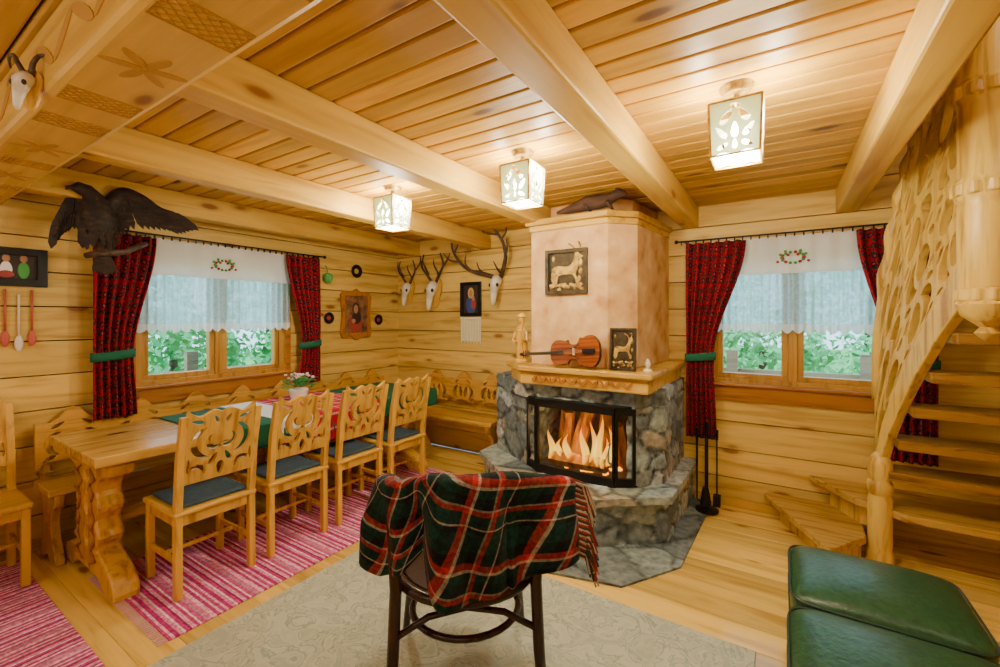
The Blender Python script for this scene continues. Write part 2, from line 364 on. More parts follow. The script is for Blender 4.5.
while z<ZT: mb.bb(.48,.52,YF,YB,z,min(z+.14,ZT)); z+=.14
mb.obj('wall_stairwell',W_WALL_Y,bevel=.008,kind='structure')
mb=MB(); y=YF
while y<YB:
    e=min(y+.17,YB); mb.bb(XL,XR,y,e,-.05,0); y=e
mb.obj('floor',W_FLOOR,bevel=.004,kind='structure')
mb=MB(); y=YF
while y<YB:
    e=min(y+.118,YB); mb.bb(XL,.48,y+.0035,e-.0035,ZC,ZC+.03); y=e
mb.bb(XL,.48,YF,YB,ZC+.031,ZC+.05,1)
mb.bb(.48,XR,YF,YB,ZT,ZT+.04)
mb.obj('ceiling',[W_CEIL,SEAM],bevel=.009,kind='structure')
MB().bb(XL-.2,XR+.2,YF-.2,YB+.2,ZT+.05,ZT+.1).obj('ceiling_roof',W_CEIL,kind='structure')
mb=MB(); mb.bb(XL-.5,XR+.5,YF-.5,YB+.5,-.2,-.06); mb.obj('floor_slab',SLATE,kind='structure')
for i,x in enumerate((-3.74,-2.70,-1.66,-.63,.40)):
    mb=MB(); mb.bb(x-.065,x+.065,.55,YB,2.25,ZC); mb.obj('trim_%d'%(i+1),W_BEAM_Y,bevel=.012,kind='structure')
mb=MB(); mb.bb(XL,.45,.37,.60,2.19,ZC-.001)
mb.obj('trim_6',W_BEAM_X,bevel=.02,kind='structure')
CARV=mnew('carved_recess',(.47,.24,.035),.6)[0]
mb=MB(); yc=.485
for cx in (-3.72,-3.12,-2.52,-1.48,-.5):
    for k in range(6):
        a=k*pi/3+.26
        mb.cut([leaf(cx+.058*math.cos(a),yc+.050*math.sin(a),.095,.030,a,12,0)],.003,TR(0,0,2.189))
def lattice(cx,hw,hh):
    st_=.030
    for sg_ in(1,-1):
        c=-(hw+hh)
        while c<hw+hh:
            x0=max(-hw,min((-hh-c)*sg_,(hh-c)*sg_)); x1=min(hw,max((-hh-c)*sg_,(hh-c)*sg_))
            if x1-x0>.006:
                xm=(x0+x1)/2; mb.box((cx+xm,yc+sg_*xm+c,2.1889),((x1-x0)*1.414,.0028,.003),Matrix.Rotation(sg_*pi/4,3,'Z'))
            c+=st_
    for q in(-hh,hh): mb.box((cx,yc+q,2.1889),(2*hw,.004,.003))
    for q in(-hw,hw): mb.box((cx+q,yc,2.1889),(.004,2*hh,.003))
for cx in (-3.42,-2.82,-2.12,-1.83,-1.14,-.8): lattice(cx,.06,.09)
for cx in [-3.8+.35*k for k in range(12)]:
    mb.cut([leaf(cx,2.3,.2,.04,.5,12,0)],.004,TR(0,.369,0)@MXZ)
    mb.cut([leaf(cx+.17,2.3,.2,.04,-.5,12,0)],.004,TR(0,.369,0)@MXZ)
mb.obj('trim_7',CARV,kind='structure')
MB().bb(-.60,XR,YB-.02,YB,0,.07).obj('baseboard_back',W_FX,bevel=.004,kind='structure')
MB().bb(XL,XL+.02,YF,YB,0,.07).obj('baseboard_left',W_FY,bevel=.004,kind='structure')
# ------------------------------------------------------------------ windows
def window(name,axis,wall,a0,a1,z0,z1,out):
    def B(mb,a,b,c,d,n0,n1):
        if axis=='Y': mb.bb(wall+out*n0,wall+out*n1,a,b,c,d)
        else: mb.bb(a,b,wall+out*n0,wall+out*n1,c,d)
    mid=(a0+a1)/2; o=((wall,mid,z0) if axis=='Y' else (mid,wall,z0))
    root=bpy.data.objects.new(name,None); C.objects.link(root); root.location=o; root['kind']='structure'
    mb=MB(); f=.05
    B(mb,a0,a1,z0,z0+f,.01,.12);B(mb,a0,a1,z1-f,z1,.01,.12);B(mb,a0,a0+f,z0+f,z1-f,.01,.12);B(mb,a1-f,a1,z0+f,z1-f,.01,.12);B(mb,mid-.03,mid+.03,z0+f,z1-f,.01,.12)
    mb.obj('frame',W_FRAME,root,o,bevel=.005)
    for s,e in ((a0+f,mid-.03),(mid+.03,a1-f)):
        mb=MB(); g=.04
        B(mb,s,e,z0+f,z0+f+g,.03,.09);B(mb,s,e,z1-f-g,z1-f,.03,.09);B(mb,s,s+g,z0+f+g,z1-f-g,.03,.09);B(mb,e-g,e,z0+f+g,z1-f-g,.03,.09)
        sash=mb.obj('sash',W_FRAME,root,o,bevel=.004)
        mb=MB();B(mb,s+g,e-g,z0+f+g,z1-f-g,.055,.062); mb.obj('pane',GLASS,sash,o)
    mb=MB(); B(mb,a0-.1,a1+.1,z0-.12,z0,-.03,0); B(mb,a0-.02,a1+.02,z0-.004,z0+.016,-.06,.01)
    mb.obj('sill',W_TRIM if axis=='Y' else W_TRIMX,root,o,bevel=.004)
    mb=MB(); B(mb,a0-.05,a0,z0,z1+.05,-.015,0);B(mb,a1,a1+.05,z0,z1+.05,-.015,0);B(mb,a0,a1,z1,z1+.05,-.015,0)
    mb.obj('casing',W_TRIM if axis=='Y' else W_TRIMX,root,o,bevel=.004)
window('window_1','Y',XL,OL[0],OL[1],OL[2],OL[3],-1)
window('window_2','X',YB,OR_[0],OR_[1],OR_[2],OR_[3],1)
# ------------------------------------------------------------------ curtains
def P3(axis,wall,inn,a,n,z):
    return (wall+inn*n,a,z) if axis=='Y' else (a,wall+inn*n,z)
def curtain(axis,wall,inn,top,tie,bot,zt,ztie,zb,label,off=.115):
    o=P3(axis,wall,inn,(bot[0]+bot[1])/2,off,zb)
    root=thing('curtain',o,label,'curtain',group='red floral curtains')
    tv=(zt-ztie)/(zt-zb)
    def edges(v):
        def mix(p,q,t): t=t*t*(3-2*t); return (p[0]+(q[0]-p[0])*t,p[1]+(q[1]-p[1])*t)
        return mix(top,tie,v/tv) if v<tv else mix(tie,bot,(v-tv)/(1-tv))
    W=top[1]-top[0]
    def fn(u,v):
        e=edges(v); w=e[1]-e[0]; a=e[0]+w*u
        amp=.025*min(1.2,.5+w/W*.6)*(1-.45*math.exp(-((v-tv)/.06)**2))
        n=off+amp*math.sin(u*2*pi*6+v*.8)+.006*math.sin(u*31+v*5)
        p=P3(axis,wall,inn,a,n,zt+(zb-zt)*v)
        return (*p,u*W*2.0,v*(zt-zb)*1.2)
    MB().grid(fn,90,40).obj('drape',CURT,root,o,smooth=True,solid=.004)
    def ft(u,v):
        e=edges(tv); a0=(e[0]+e[1])/2; w=(e[1]-e[0])/2+.012; th=2*pi*u
        return P3(axis,wall,inn,a0+w*math.cos(th),off+.05*math.sin(th),ztie+.03-.06*v+.012*math.cos(th))
    MB().grid(ft,30,2).obj('tieback',GREEN,root,o,smooth=True,solid=.006,label='dark green fabric tieback')
    return root
curtain('Y',XL,1,(1.0,1.36),(1.0,1.22),(1.0,1.24),2.10,1.24,.80,'red floral curtain tied with green band beside bench end')
curtain('Y',XL,1,(2.38,2.74),(2.54,2.74),(2.50,2.74),2.10,1.24,.86,'red floral curtain tied with green band beside round wall plates')
curtain('X',YB,-1,(-.645,-.22),(-.64,-.44),(-.64,-.42),2.10,1.19,.54,'red floral curtain tied with green band beside fireplace')
curtain('X',YB,-1,(.44,.84),(.60,.84),(.58,.84),2.10,1.19,.56,'red floral curtain tied with green band behind staircase')
def rod(axis,wall,inn,a0,a1,z,label):
    o=P3(axis,wall,inn,(a0+a1)/2,.1,z); root=thing('curtain_rod',o,label,'curtain rod',group='curtain rods')
    mb=MB(); mb.tube([P3(axis,wall,inn,a0,.11,z),P3(axis,wall,inn,a1,.11,z)],.007,10)
    for a in(a0,a1): mb.ell(P3(axis,wall,inn,a,.11,z),(.016,.016,.016),10)
    mb.obj('rod',BLACK,root,o,smooth='a')
    mb=MB(); a=a0+.04
    while a<a1-.02:
        mb.box(P3(axis,wall,inn,a,.11,z-.012),(.010,.010,.034)); a+=.055
    mb.obj('ring',BLACK,root,o,kind='stuff')
    for a in (a0+.06,a1-.06): MB().tube([P3(axis,wall,inn,a,.0,z),P3(axis,wall,inn,a,.11,z)],.007,8).obj('bracket',BLACK,root,o)
rod('Y',XL,1,.98,2.80,2.125,'dark curtain rod with clip rings above dining window')
rod('X',YB,-1,-.72,.9,2.125,'dark curtain rod with clip rings above window by stairs')
def sheerset(axis,wall,inn,a0,a1,label):
    o=P3(axis,wall,inn,(a0+a1)/2,.06,1.5); root=thing('window_curtain',o,label,'curtain',group='white window sheers')
    def f1(u,v):
        a=a0+(a1-a0)*u; zb=1.83; n=.070+.005*math.sin(u*2*pi*9)
        return P3(axis,wall,inn,a,n,2.11-(2.11-zb)*v)
    MB().grid(f1,80,6).obj('valance',VAL,root,o,smooth=True)
    def f2(u,v,za=1.86,zb=1.455):
        a=a0+(a1-a0)*u; n=.050+.011*math.sin(u*2*pi*22)
        return P3(axis,wall,inn,a,n,za-(za-zb)*v)
    MB().grid(f2,200,8).obj('lace',LACE,root,o,smooth=True)
    def f3(u,v):
        zb=1.385+.028*(1-abs(math.sin(u*pi*16))); return f2(u,v,1.455,zb)
    MB().grid(f3,240,4).obj('lace_hem',LACE2,root,o,smooth=True)
    mb=MB(); mid=(a0+a1)/2
    for k in range(14):
        th=2*pi*k/14; mb.ell(P3(axis,wall,inn,mid+.06*math.cos(th)*1.15,.080,1.945+.04*math.sin(th)),(.011,.011,.011),8,0 if k%3 else 1)
    for sx in(-1,1): 
        for k in range(5): mb.ell(P3(axis,wall,inn,mid+sx*(.03+.016*k),.080,1.965-.012*k+.04*(k%2)),(.010,.010,.010),8,(k+1)%2)
    mb.obj('embroidery',[PLANTG,RED],root,o,smooth=True,label='embroidered green and red floral wreath')
sheerset('Y',XL,1,1.24,2.46,'white linen valance with lace panel over dining window')
sheerset('X',YB,-1,-.46,.62,'white linen valance with lace panel over window by stairs')
# ------------------------------------------------------------------ outside
MB().bb(-30,30,-20,40,-.9,-.8).obj('ground',GRASS,kind='structure')
def bush(loc,r,h,label):
    mb=MB(); rnd=random.Random(int(loc[0]*100+loc[1]*7))
    for i in range(1800):
        th=rnd.uniform(0,2*pi); ph=rnd.uniform(-1,1); rr=rnd.uniform(.7,1.0)
        s=math.sqrt(1-ph*ph)**.6; c=Vector((r*rr*s*math.cos(th),r*rr*s*math.sin(th),h*.52+h*.46*ph*rr))
        q=rnd.uniform(.05,.11); a=Vector((rnd.uniform(-1,1),rnd.uniform(-1,1),rnd.uniform(-1,1))).normalized(); b=a.orthogonal().normalized()
        mb._add([c-a*q,c-b*q*.5,c+a*q,c+b*q*.5],[(0,1,2,3)])
    root=thing('bush',loc,label,'bush',group='garden bushes')
    mb.obj('foliage',LEAFM,root)
    MB().lathe([(.12,0),(.09,h*.4),(.05,h*.7)],n=8).obj('trunk',ANTLER,root)
for p in ((-8,.9,2.3),(-8.3,3.1,2.5),(-8,5.3,2.3),(-8.3,7.5,2.5),(-11,3.2,4),(-11,6.2,4.2)): bush((p[0],p[1],-.8),.98 if p[0]>-10 else 1.3,p[2],'leafy green garden bush outside dining window')
for p in ((-2.4,8.5,2.3),(-.25,8.9,2.5),(1.9,8.6,2.4),(4.1,9,2.5),(-1.4,12,4),(1.6,12,4)): bush((p[0],p[1],-.8),.98 if p[1]<10 else 1.3,p[2],'leafy green garden bush outside window by stairs')
W_OUT=wood('weathered_wood',(.36,.28,.20),(.20,.15,.11),'X',1,.8,.1)
def fence(loc,rz,label):
    root=thing('fence',loc,label,'fence',rz,'garden fences')
    for z in(1.55,1.1): MB().bb(-2,2,-.02,.02,z,z+.12).obj('rail',W_OUT,root)
    for x in(-1.5,-.2,1.1): MB().bb(x-.06,x+.06,-.1,-.021,0,1.9).obj('post',W_OUT,root)
fence((-6,2.6,-.8),pi/2,'weathered wooden rail fence outside dining window')
fence((-.3,6.2,-.8),0,'weathered wooden rail fence outside window by stairs')
# ------------------------------------------------------------------ stone helper
def stone_obj(name,mb,parent,origin,k=7.5,disp=.022,sz=.03,seed=0.0,pk=1.0,jt=.13):
    bm=bmesh.new(); vs=[bm.verts.new(v) for v in mb.v]
    for f in mb.f:
        try: bm.faces.new([vs[i] for i in f])
        except Exception: pass
    bmesh.ops.recalc_face_normals(bm,faces=bm.faces)
    bmesh.ops.triangulate(bm,faces=bm.faces)
    for it in range(8):
        ed=[e for e in bm.edges if e.calc_length()>sz*1.5]
        if not ed: break
        bmesh.ops.subdivide_edges(bm,edges=ed,cuts=1); bmesh.ops.triangulate(bm,faces=[f for f in bm.faces if len(f.verts)>3])
    bm.normal_update()
    cl=bm.verts.layers.float_color.new('Col')
    pal=[(.20,.24,.24),(.28,.34,.33),(.14,.18,.19),(.42,.44,.41),(.24,.27,.23),(.34,.40,.42),(.12,.15,.16),(.32,.30,.24)]
    mv=[]
    for v in bm.verts:
        p=Vector(v.co)*k+Vector((seed,seed*2,0)); p.z*=1.35
        p+=Vector((noise.noise(p*1.3),noise.noise(p*1.3+Vector((9,9,9))),noise.noise(p*1.3+Vector((5,1,7)))))*.25
        d,pts=noise.voronoi(p); e=d[1]-d[0]
        h=int(abs(pts[0].x*73.1+pts[0].y*37.7+pts[0].z*91.3)*10)%len(pal)
        t=max(0,min(1,e/jt)); c=pal[h]; mo=(.03,.035,.035)
        v[cl]=(*[pk*(mo[i]*(1-t)+c[i]*t) for i in range(3)],1)
        mv.append((v,v.normal*disp*(t-.6)+v.normal*min(.006,disp)*noise.noise(p*2)))
    for v,d in mv:
        if v.co.y<YB-.03: v.co+=d
    for v in bm.verts: v.co-=Vector(origin)
    me=bpy.data.meshes.new(name); bm.to_mesh(me); bm.free(); me.materials.append(STONE)
    ob=bpy.data.objects.new(name,me); C.objects.link(ob)
    if parent is not None: ob.parent=parent
    else: ob.location=origin
    return ob
# ------------------------------------------------------------------ fireplace
FO=(-1.35,3.4,0)
fp=thing('fireplace',FO,'stone fireplace with plaster hood and wooden mantel','fireplace')
LEDG=[(-2.2,YB-.005),(-2.18,3.15),(-1.70,2.76),(-1.0,2.72),(-.63,3.02),(-.60,YB-.005)]
stone_obj('hearth',MB().prism(LEDG,.016,.29),fp,FO,4.6,.020,.024)
LED2=[(-2.23,YB-.005),(-2.21,3.12),(-1.71,2.72),(-.99,2.68),(-.59,2.99),(-.57,YB-.005)]
stone_obj('hearth_slab',MB().prism(LED2,.29,.335),fp,FO,2.6,.007,.026,2,1.0,.08)
ox0,ox1=-1.62,-.89
m=MB(); z0=.33
m.prism([(-2.15,YB-.005),(-2.15,3.3),(-1.68,3.02),(ox0,3.02),(ox0,YB-.005)],z0,.88)
stone_obj('surround',m,fp,FO,5.2,.016,.024,3)
m=MB(); m.prism([(ox1,YB-.005),(ox1,3.02),(-.84,3.02),(-.68,3.2),(-.68,YB-.005)],z0,.88)
stone_obj('surround',m,fp,FO,5.2,.016,.024,5)
m=MB(); m.prism([(-2.15,YB-.005),(-2.15,3.3),(-1.68,3.00),(-.84,3.00),(-.68,3.2),(-.68,YB-.005)],.88,1.0)
stone_obj('surround',m,fp,FO,5.2,.016,.024,9)
SOOT=noisy('soot_brick',[(.3,(.04,.025,.02)),(.7,(.12,.07,.04))],8,.9,.4)
MB().bb(ox0,ox1,3.5,YB-.006,z0,.88).bb(ox0,ox1,2.99,3.5,z0,z0+.03).obj('firebox',SOOT,fp,FO)
MAN=[(-1.98,YB-.005),(-1.96,3.15),(-1.70,2.90),(-.69,2.88),(-.67,YB-.005)]
MAN2=[(-1.94,YB-.005),(-1.92,3.17),(-1.69,2.93),(-.72,2.91),(-.70,YB-.005)]
MB().prism(MAN,1.095,1.135).prism(MAN2,.995,1.095).obj('mantel',W_FX,fp,FO,bevel=.010)
mb=MB()
for k in range(-9,10):
    mb.cut([leaf(-1.2+k*.040,1.045,.06,.024,.9 if k%2 else -.9,10,.6)],.02,TR(0,2.916,0)@MXZ)
mb.obj('carving',W_TRIMX,fp,FO)
HOOD=[(-1.68,YB-.005),(-1.675,3.07),(-1.04,3.05),(-.875,3.22),(-.80,YB-.005)]
def sc(poly,k,cx=-1.25,cy=YB): return [(cx+(x-cx)*k,min(YB-.005,cy+(y-cy)*k)) for x,y in poly]
MB().prism(HOOD,1.135,2.235).obj('hood',PLASTER,fp,FO,bevel=.008)
MB().prism(sc(HOOD,1.06),2.225,2.27).prism(sc(HOOD,1.025),2.18,2.225).obj('cornice',W_FX,fp,FO,bevel=.008)
MB().prism(sc(HOOD,.80),2.27,2.41).obj('upper_hood',PLASTER,fp,FO,bevel=.008)
A=lambda x0,x1,z0,z1:[(x0,z0),(x1,z0),(x1,z1),(x0,z1)]
mb=MB(); gl=MB()
DP=[(-1.675,3.02),(-1.555,2.945),(-.955,2.94),(-.835,3.02)]
for a,b in zip(DP[:-1],DP[1:]):
    d=Vector((b[0]-a[0],b[1]-a[1],0)); Ln=d.length; d.normalize(); nrm=d.cross(Vector((0,0,1)))
    M=Matrix(((d.x,0,nrm.x,a[0]),(d.y,0,nrm.y,a[1]),(0,1,0,0),(0,0,0,1)))
    s=.022 if Ln<.3 else .014
    mb.cut([A(0,Ln,.345,.875),A(s,Ln-s,.395,.83)],.026,M)
    gl._add([M@Vector((s,.395,0)),M@Vector((Ln-s,.395,0)),M@Vector((Ln-s,.83,0)),M@Vector((s,.83,0))],[(0,1,2,3)])
mb.prism([(-1.70,3.03),(-1.565,2.925),(-.945,2.92),(-.81,3.03)],.875,.892); mb.prism([(-1.69,3.03),(-1.56,2.93),(-.95,2.925),(-.82,3.03)],.335,.348)
fd=mb.obj('fire_door',BLACK,fp,FO,bevel=.003)
gl.obj('door_glass',GLASS,fd,FO)
MB().tube([(-.98,2.925,.5),(-.98,2.89,.52),(-.98,2.89,.62),(-.98,2.925,.64)],.007,8).obj('handle',mnew('steel',(.5,.5,.5),.3,1)[0],fd,FO,smooth=True)
LOGM=noisy('burning_log',[(.3,(.06,.016,.003)),(.5,(.30,.11,.012)),(.75,(.50,.24,.03))],9,.9,.6,stretch=(2,2,.5),spec=.1)
lg=[((-1.50,3.32,.37),(-1.40,3.18,.78)),((-1.37,3.20,.37),(-1.24,3.24,.81)),((-1.10,3.20,.37),(-1.14,3.32,.76)),((-.98,3.28,.37),(-1.02,3.22,.70)),((-1.5,3.08,.42),(-1.05,3.06,.43))]
for i,(a,b) in enumerate(lg):
    o=MB().tube([a,[(a[i]+b[i])/2 for i in range(3)],b],[.056,.060,.054],6).obj('firewood_log',LOGM,None,a,smooth='a')
    T(o,'split log burning inside the stove','firewood','logs burning in the fireplace')
def flamemat():
    m=bpy.data.materials.new('flame'); m.use_nodes=True; nt=m.node_tree; nt.nodes.clear(); L=nt.links.new
    o=nd(nt,'ShaderNodeOutputMaterial'); e=nd(nt,'ShaderNodeEmission'); tr=nd(nt,'ShaderNodeBsdfTransparent'); mx=nd(nt,'ShaderNodeMixShader')
    lw=nd(nt,'ShaderNodeLayerWeight'); lw.inputs[0].default_value=.5; r2=ramp(nt,[(0,(.75,.75,.75)),(.25,(.45,.45,.45)),(.75,(.0,.0,.0))]); L(lw.outputs['Facing'],r2.inputs[0]); L(r2.outputs[0],mx.inputs[0])
    tc=nd(nt,'ShaderNodeTexCoord'); sp=nd(nt,'ShaderNodeSeparateXYZ'); L(tc.outputs['Generated'],sp.inputs[0])
    r=ramp(nt,[(0,(1,.42,.02)),(.35,(1,.56,.04)),(1,(1,.20,.004))]); L(sp.outputs[2],r.inputs[0]); L(r.outputs[0],e.inputs[0]); e.inputs[1].default_value=2.8
    L(tr.outputs[0],mx.inputs[1]); L(e.outputs[0],mx.inputs[2]); L(mx.outputs[0],o.inputs[0]); return m
FL=flamemat(); rnd=random.Random(3)
for i,(x,h,w_) in enumerate(((-1.48,.22,.06),(-1.35,.18,.06),(-1.10,.36,.09),(-1.01,.28,.07),(-1.22,.26,.07),(-1.42,.14,.05),(-1.05,.22,.06),(-1.15,.30,.06))):
    y=3.02+.02*(i%3); z=.43+.02*(i%2); path=[];rad=[]
    for k in range(11):
        t=k/10; path.append((x+.02*math.sin(t*5+i*1.7),y,z+h*t)); rad.append(w_*math.sin(pi*min(1,t*.8+.2))*(1-t*.55)+.001)
    o=MB().tube(path,rad,12,flat=.4).obj('flame',FL,None,(x,y,z),smooth=True); T(o,'orange flame rising from burning logs','flame','flames in the fireplace')
EMB=mnew('embers',(.2,.03,.01),.9,emit=(1,.35,.03),es=3)[0]
mb=MB()
for i in range(60): mb.ell((rnd.uniform(-1.52,-1.0),rnd.uniform(3.05,3.4),.372),(.02,.02,.012),6)
o=mb.obj('embers',EMB,None,(-1.26,3.2,.366)); T(o,'glowing embers under the burning logs','embers'); o['kind']='stuff'
SL=[(-2.0,2.72),(-1.75,2.42),(-1.25,2.28),(-.74,2.40),(-.50,2.78),(-.46,YB-.03),(-2.0,YB-.03)]
o=stone_obj('hearth_floor_stone',MB().prism(SL,.001,.014),None,(-1.2,2.9,0),2.4,.0015,.022,6,.85,.06); T(o,'grey jointed slate paving around the fireplace base','stone paving')
DEERSIL=spl([(-.10,-.09),(-.085,-.02),(-.10,.02),(-.06,.045),(.02,.04),(.06,.09),(.07,.14),(.10,.115),(.125,.10),(.09,.085),(.085,.03),(.07,-.01),(.085,-.05),(.10,-.09),(.08,-.09),(.055,-.02),(0,-.015),(-.05,-.02),(-.06,-.05),(-.075,-.09)],3)
BRZ=noisy('dark_bronze',[(.3,(.016,.011,.006)),(.7,(.09,.06,.02))],20,.4,.3,metal=.5)
def relief(x0,x1,z0,z1,y,name,label,tilt=0):
    cx=(x0+x1)/2; root=thing(name,(cx,y,z0),label,'wall plaque' if y>3.02 else 'framed relief'); root.rotation_euler=(tilt,0,0)
    w=(x1-x0)/2;h=z1-z0
    mb=MB(); mb.cut([A(-w,w,0,h),A(-w*.84,w*.84,w*.16,h-w*.16)],.025,TR(0,-.0125,0)@MXZ); mb.obj('frame',BRZ,root,bevel=.003)
    MB().bb(-w*.84,w*.84,-.008,-.001,w*.16,h-w*.16).obj('panel',BRZ,root)
    mb=MB(); k=w/.15; mb.cut([[(p[0]*k*1.0,p[1]*k+h*.48) for p in DEERSIL]],.012,TR(0,-.012,0)@MXZ)
    mb.tube([(.075*k,-.014,h*.48+.13*k),(.05*k,-.014,h*.48+.17*k),(.02*k,-.014,h*.48+.19*k)],.005*k+.001,6); mb.tube([(.085*k,-.014,h*.48+.13*k),(.10*k,-.014,h*.48+.17*k),(.09*k,-.014,h*.48+.20*k)],.005*k+.001,6)
    mb.obj('relief',GOLD,root,smooth='a')
    mb=MB(); rr=random.Random(2)
    for i in range(26):
        mb.ell((rr.uniform(-w*.75,w*.75),-.008,rr.uniform(w*.2,h*.22)),(.016*k,.006,.012*k),8)
        if i<12: mb.ell((rr.choice((-1,1))*rr.uniform(w*.55,w*.76),-.008,rr.uniform(h*.2,h*.85)),(.012*k,.005,.022*k),8)
    mb.obj('relief_ground',GOLD,root,smooth=True,kind='stuff')
relief(-1.53,-1.19,1.68,2.02,3.053,'wall_plaque','square brass deer relief plaque on the fireplace hood')
relief(-1.0,-.82,1.137,1.43,2.99,'framed_relief','small upright brass deer relief leaning on mantel',-.05)
VIO=noisy('violin_varnish',[(.3,(.11,.018,.001)),(.6,(.30,.07,.002))],6,.25,0,stretch=(.3,3,8),spec=.3); VIO2=mnew('violin_side',(.04,.010,.003),.25)[0]
def violin():
    root=thing('violin',(-1.24,2.935,1.137+.118),'varnished orange-brown violin lying on its side on mantel','violin'); root.rotation_euler=(math.radians(-8),math.radians(-5),0)
    s1=spl([(-.19,0),(-.185,.05),(-.15,.087),(-.10,.090),(-.070,.082),(-.052,.090)],4,False)
    s2=spl([(-.052,.090),(-.044,.064),(-.01,.054),(.02,.058),(.036,.082),(.046,.102)],4,False)
    s3=spl([(.046,.102),(.065,.098),(.10,.112),(.15,.108),(.185,.06),(.192,0)],4,False)
    up=s1[:-1]+s2[:-1]+s3; L=up+[(x,-y) for x,y in up[::-1][1:-1]]
    MB().cut([L],.04,MXZ,0,.004).obj('body',[VIO2],root,smooth='a')
    L2=[(x*.985,y*.97) for x,y in L]; MB().cut([L2],.003,TR(0,-.021,0)@MXZ).obj('top_plate',VIO,root)
    MB().bb(-.40,-.08,-.042,-.028,-.011,.011).obj('fingerboard',BLACK,root,bevel=.003)
    mb=MB(); mb.tube([(-.17,-.018,0),(-.36,-.018,0),(-.40,-.02,0),(-.43,-.012,.0),(-.44,-.025,0),(-.43,-.035,0)],[.012,.010,.012,.014,.012,.008],8)
    for k in range(4): mb.tube([(-.37-.016*k,-.02,-.028),(-.37-.016*k,-.02,.028)],.0035,6)
    mb.obj('neck',VIO2,root,smooth='a')
    MB().bb(.07,.16,-.045,-.03,-.016,.016).obj('tailpiece',BLACK,root,bevel=.002)
    MB().bb(.0,.006,-.05,-.021,-.025,.025).obj('bridge',BONE,root,bevel=.001)
    for s in(-1,1): MB().tube([(-.035,-.0235,s*.030),(-.02,-.0235,s*.024),(.01,-.0235,s*.036),(.035,-.0235,s*.05),(.045,-.0235,s*.044)],.003,6).obj('f_hole',BLACK,root)
    mb=MB()
    for k in range(4): mb.tube([(-.40,-.046,-.006+.004*k),(.004,-.053,-.012+.008*k),(.07,-.047,-.006+.004*k)],.0008,4)
    mb.obj('string',mnew('string',(.6,.6,.55),.3,1)[0],root)
violin()
root=thing('wooden_figurine',(-1.78,3.1,1.136),'pale carved wooden shepherd figurine standing on mantel','figurine')
MB().lathe([(.055,0),(.055,.02),(.04,.03),(.05,.12),(.042,.2),(.055,.26),(.03,.30),(.02,.315),(.032,.34),(.03,.37),(.045,.375),(.02,.40),(.002,.41)],n=16).tube([(-.05,-.01,.25),(-.065,-.03,.18),(-.02,-.055,.16)],[.016,.015,.012],8).tube([(.05,-.01,.25),(.065,-.03,.18),(.03,-.055,.2)],[.016,.015,.012],8).tube([(.035,-.055,.03),(.04,-.06,.36)],.006,6).obj('figure',W_FX,root,smooth='a')
root=thing('small_ornament',(-.76,3.05,1.136),'small white ornament on mantel corner','ornament')
MB().lathe([(.03,0),(.03,.01),(.01,.02),(.022,.05),(.012,.075),(.003,.085)],n=14).obj('ornament_body',BONE,root,smooth='a')
root=thing('stuffed_marten',(-1.14,3.045,2.272),'dark stuffed marten crouching on top of fireplace hood','taxidermy animal',math.radians(8)); root.scale=(1.0,1.0,1.1)
mb=MB(); mb.tube([(-.28,0,.02),(-.2,0,.03),(-.13,0,.045),(-.05,0,.062),(.04,0,.065),(.10,0,.068),(.14,-.005,.088),(.18,-.01,.102),(.215,-.015,.097),(.24,-.018,.087)],[.010,.026,.036,.050,.048,.040,.034,.033,.022,.006],12)
for x,y in((-.06,.03),(-.06,-.03),(.1,.026),(.1,-.03)): mb.tube([(x,y,.05),(x+.015,y*1.3,.03),(x+.03,y*1.3,.008)],[.018,.012,.010],8)
for s in(-1,1): mb.ell((.165,-.008+s*.018,.128),(.009,.007,.010),8)
mb.obj('marten_body',FUR,root,smooth=True)
# ------------------------------------------------------------------ fire tools
root=thing('fireplace_tool_set',(-.475,3.70,.0145),'black iron fireplace tools on stand beside hearth','fireplace tools')
MB().lathe([(.085,0),(.085,.012),(.02,.025),(.01,.05),(.01,.62),(.02,.64),(.015,.68),(.002,.69)],n=14).box((0,0,.56),(.16,.012,.012)).box((0,0,.56),(.012,.16,.012)).obj('stand',BLACK,root,smooth='a')
MB().tube([(.07,0,.57),(.07,0,.12)],.006,6).bb(.045,.095,-.03,.03,.05,.13).tube([(.07,0,.57),(.07,0,.63)],.011,8).obj('shovel',BLACK,root)
MB().tube([(-.07,0,.63),(-.07,0,.08),(-.05,0,.05)],[.01,.006,.004],6).obj('poker',BLACK,root)
MB().tube([(0,-.07,.63),(0,-.07,.2)],.006,6).lathe([(.02,.2),(.03,.15),(.04,.07)],(0,-.07,0),10).obj('brush',BLACK,root)
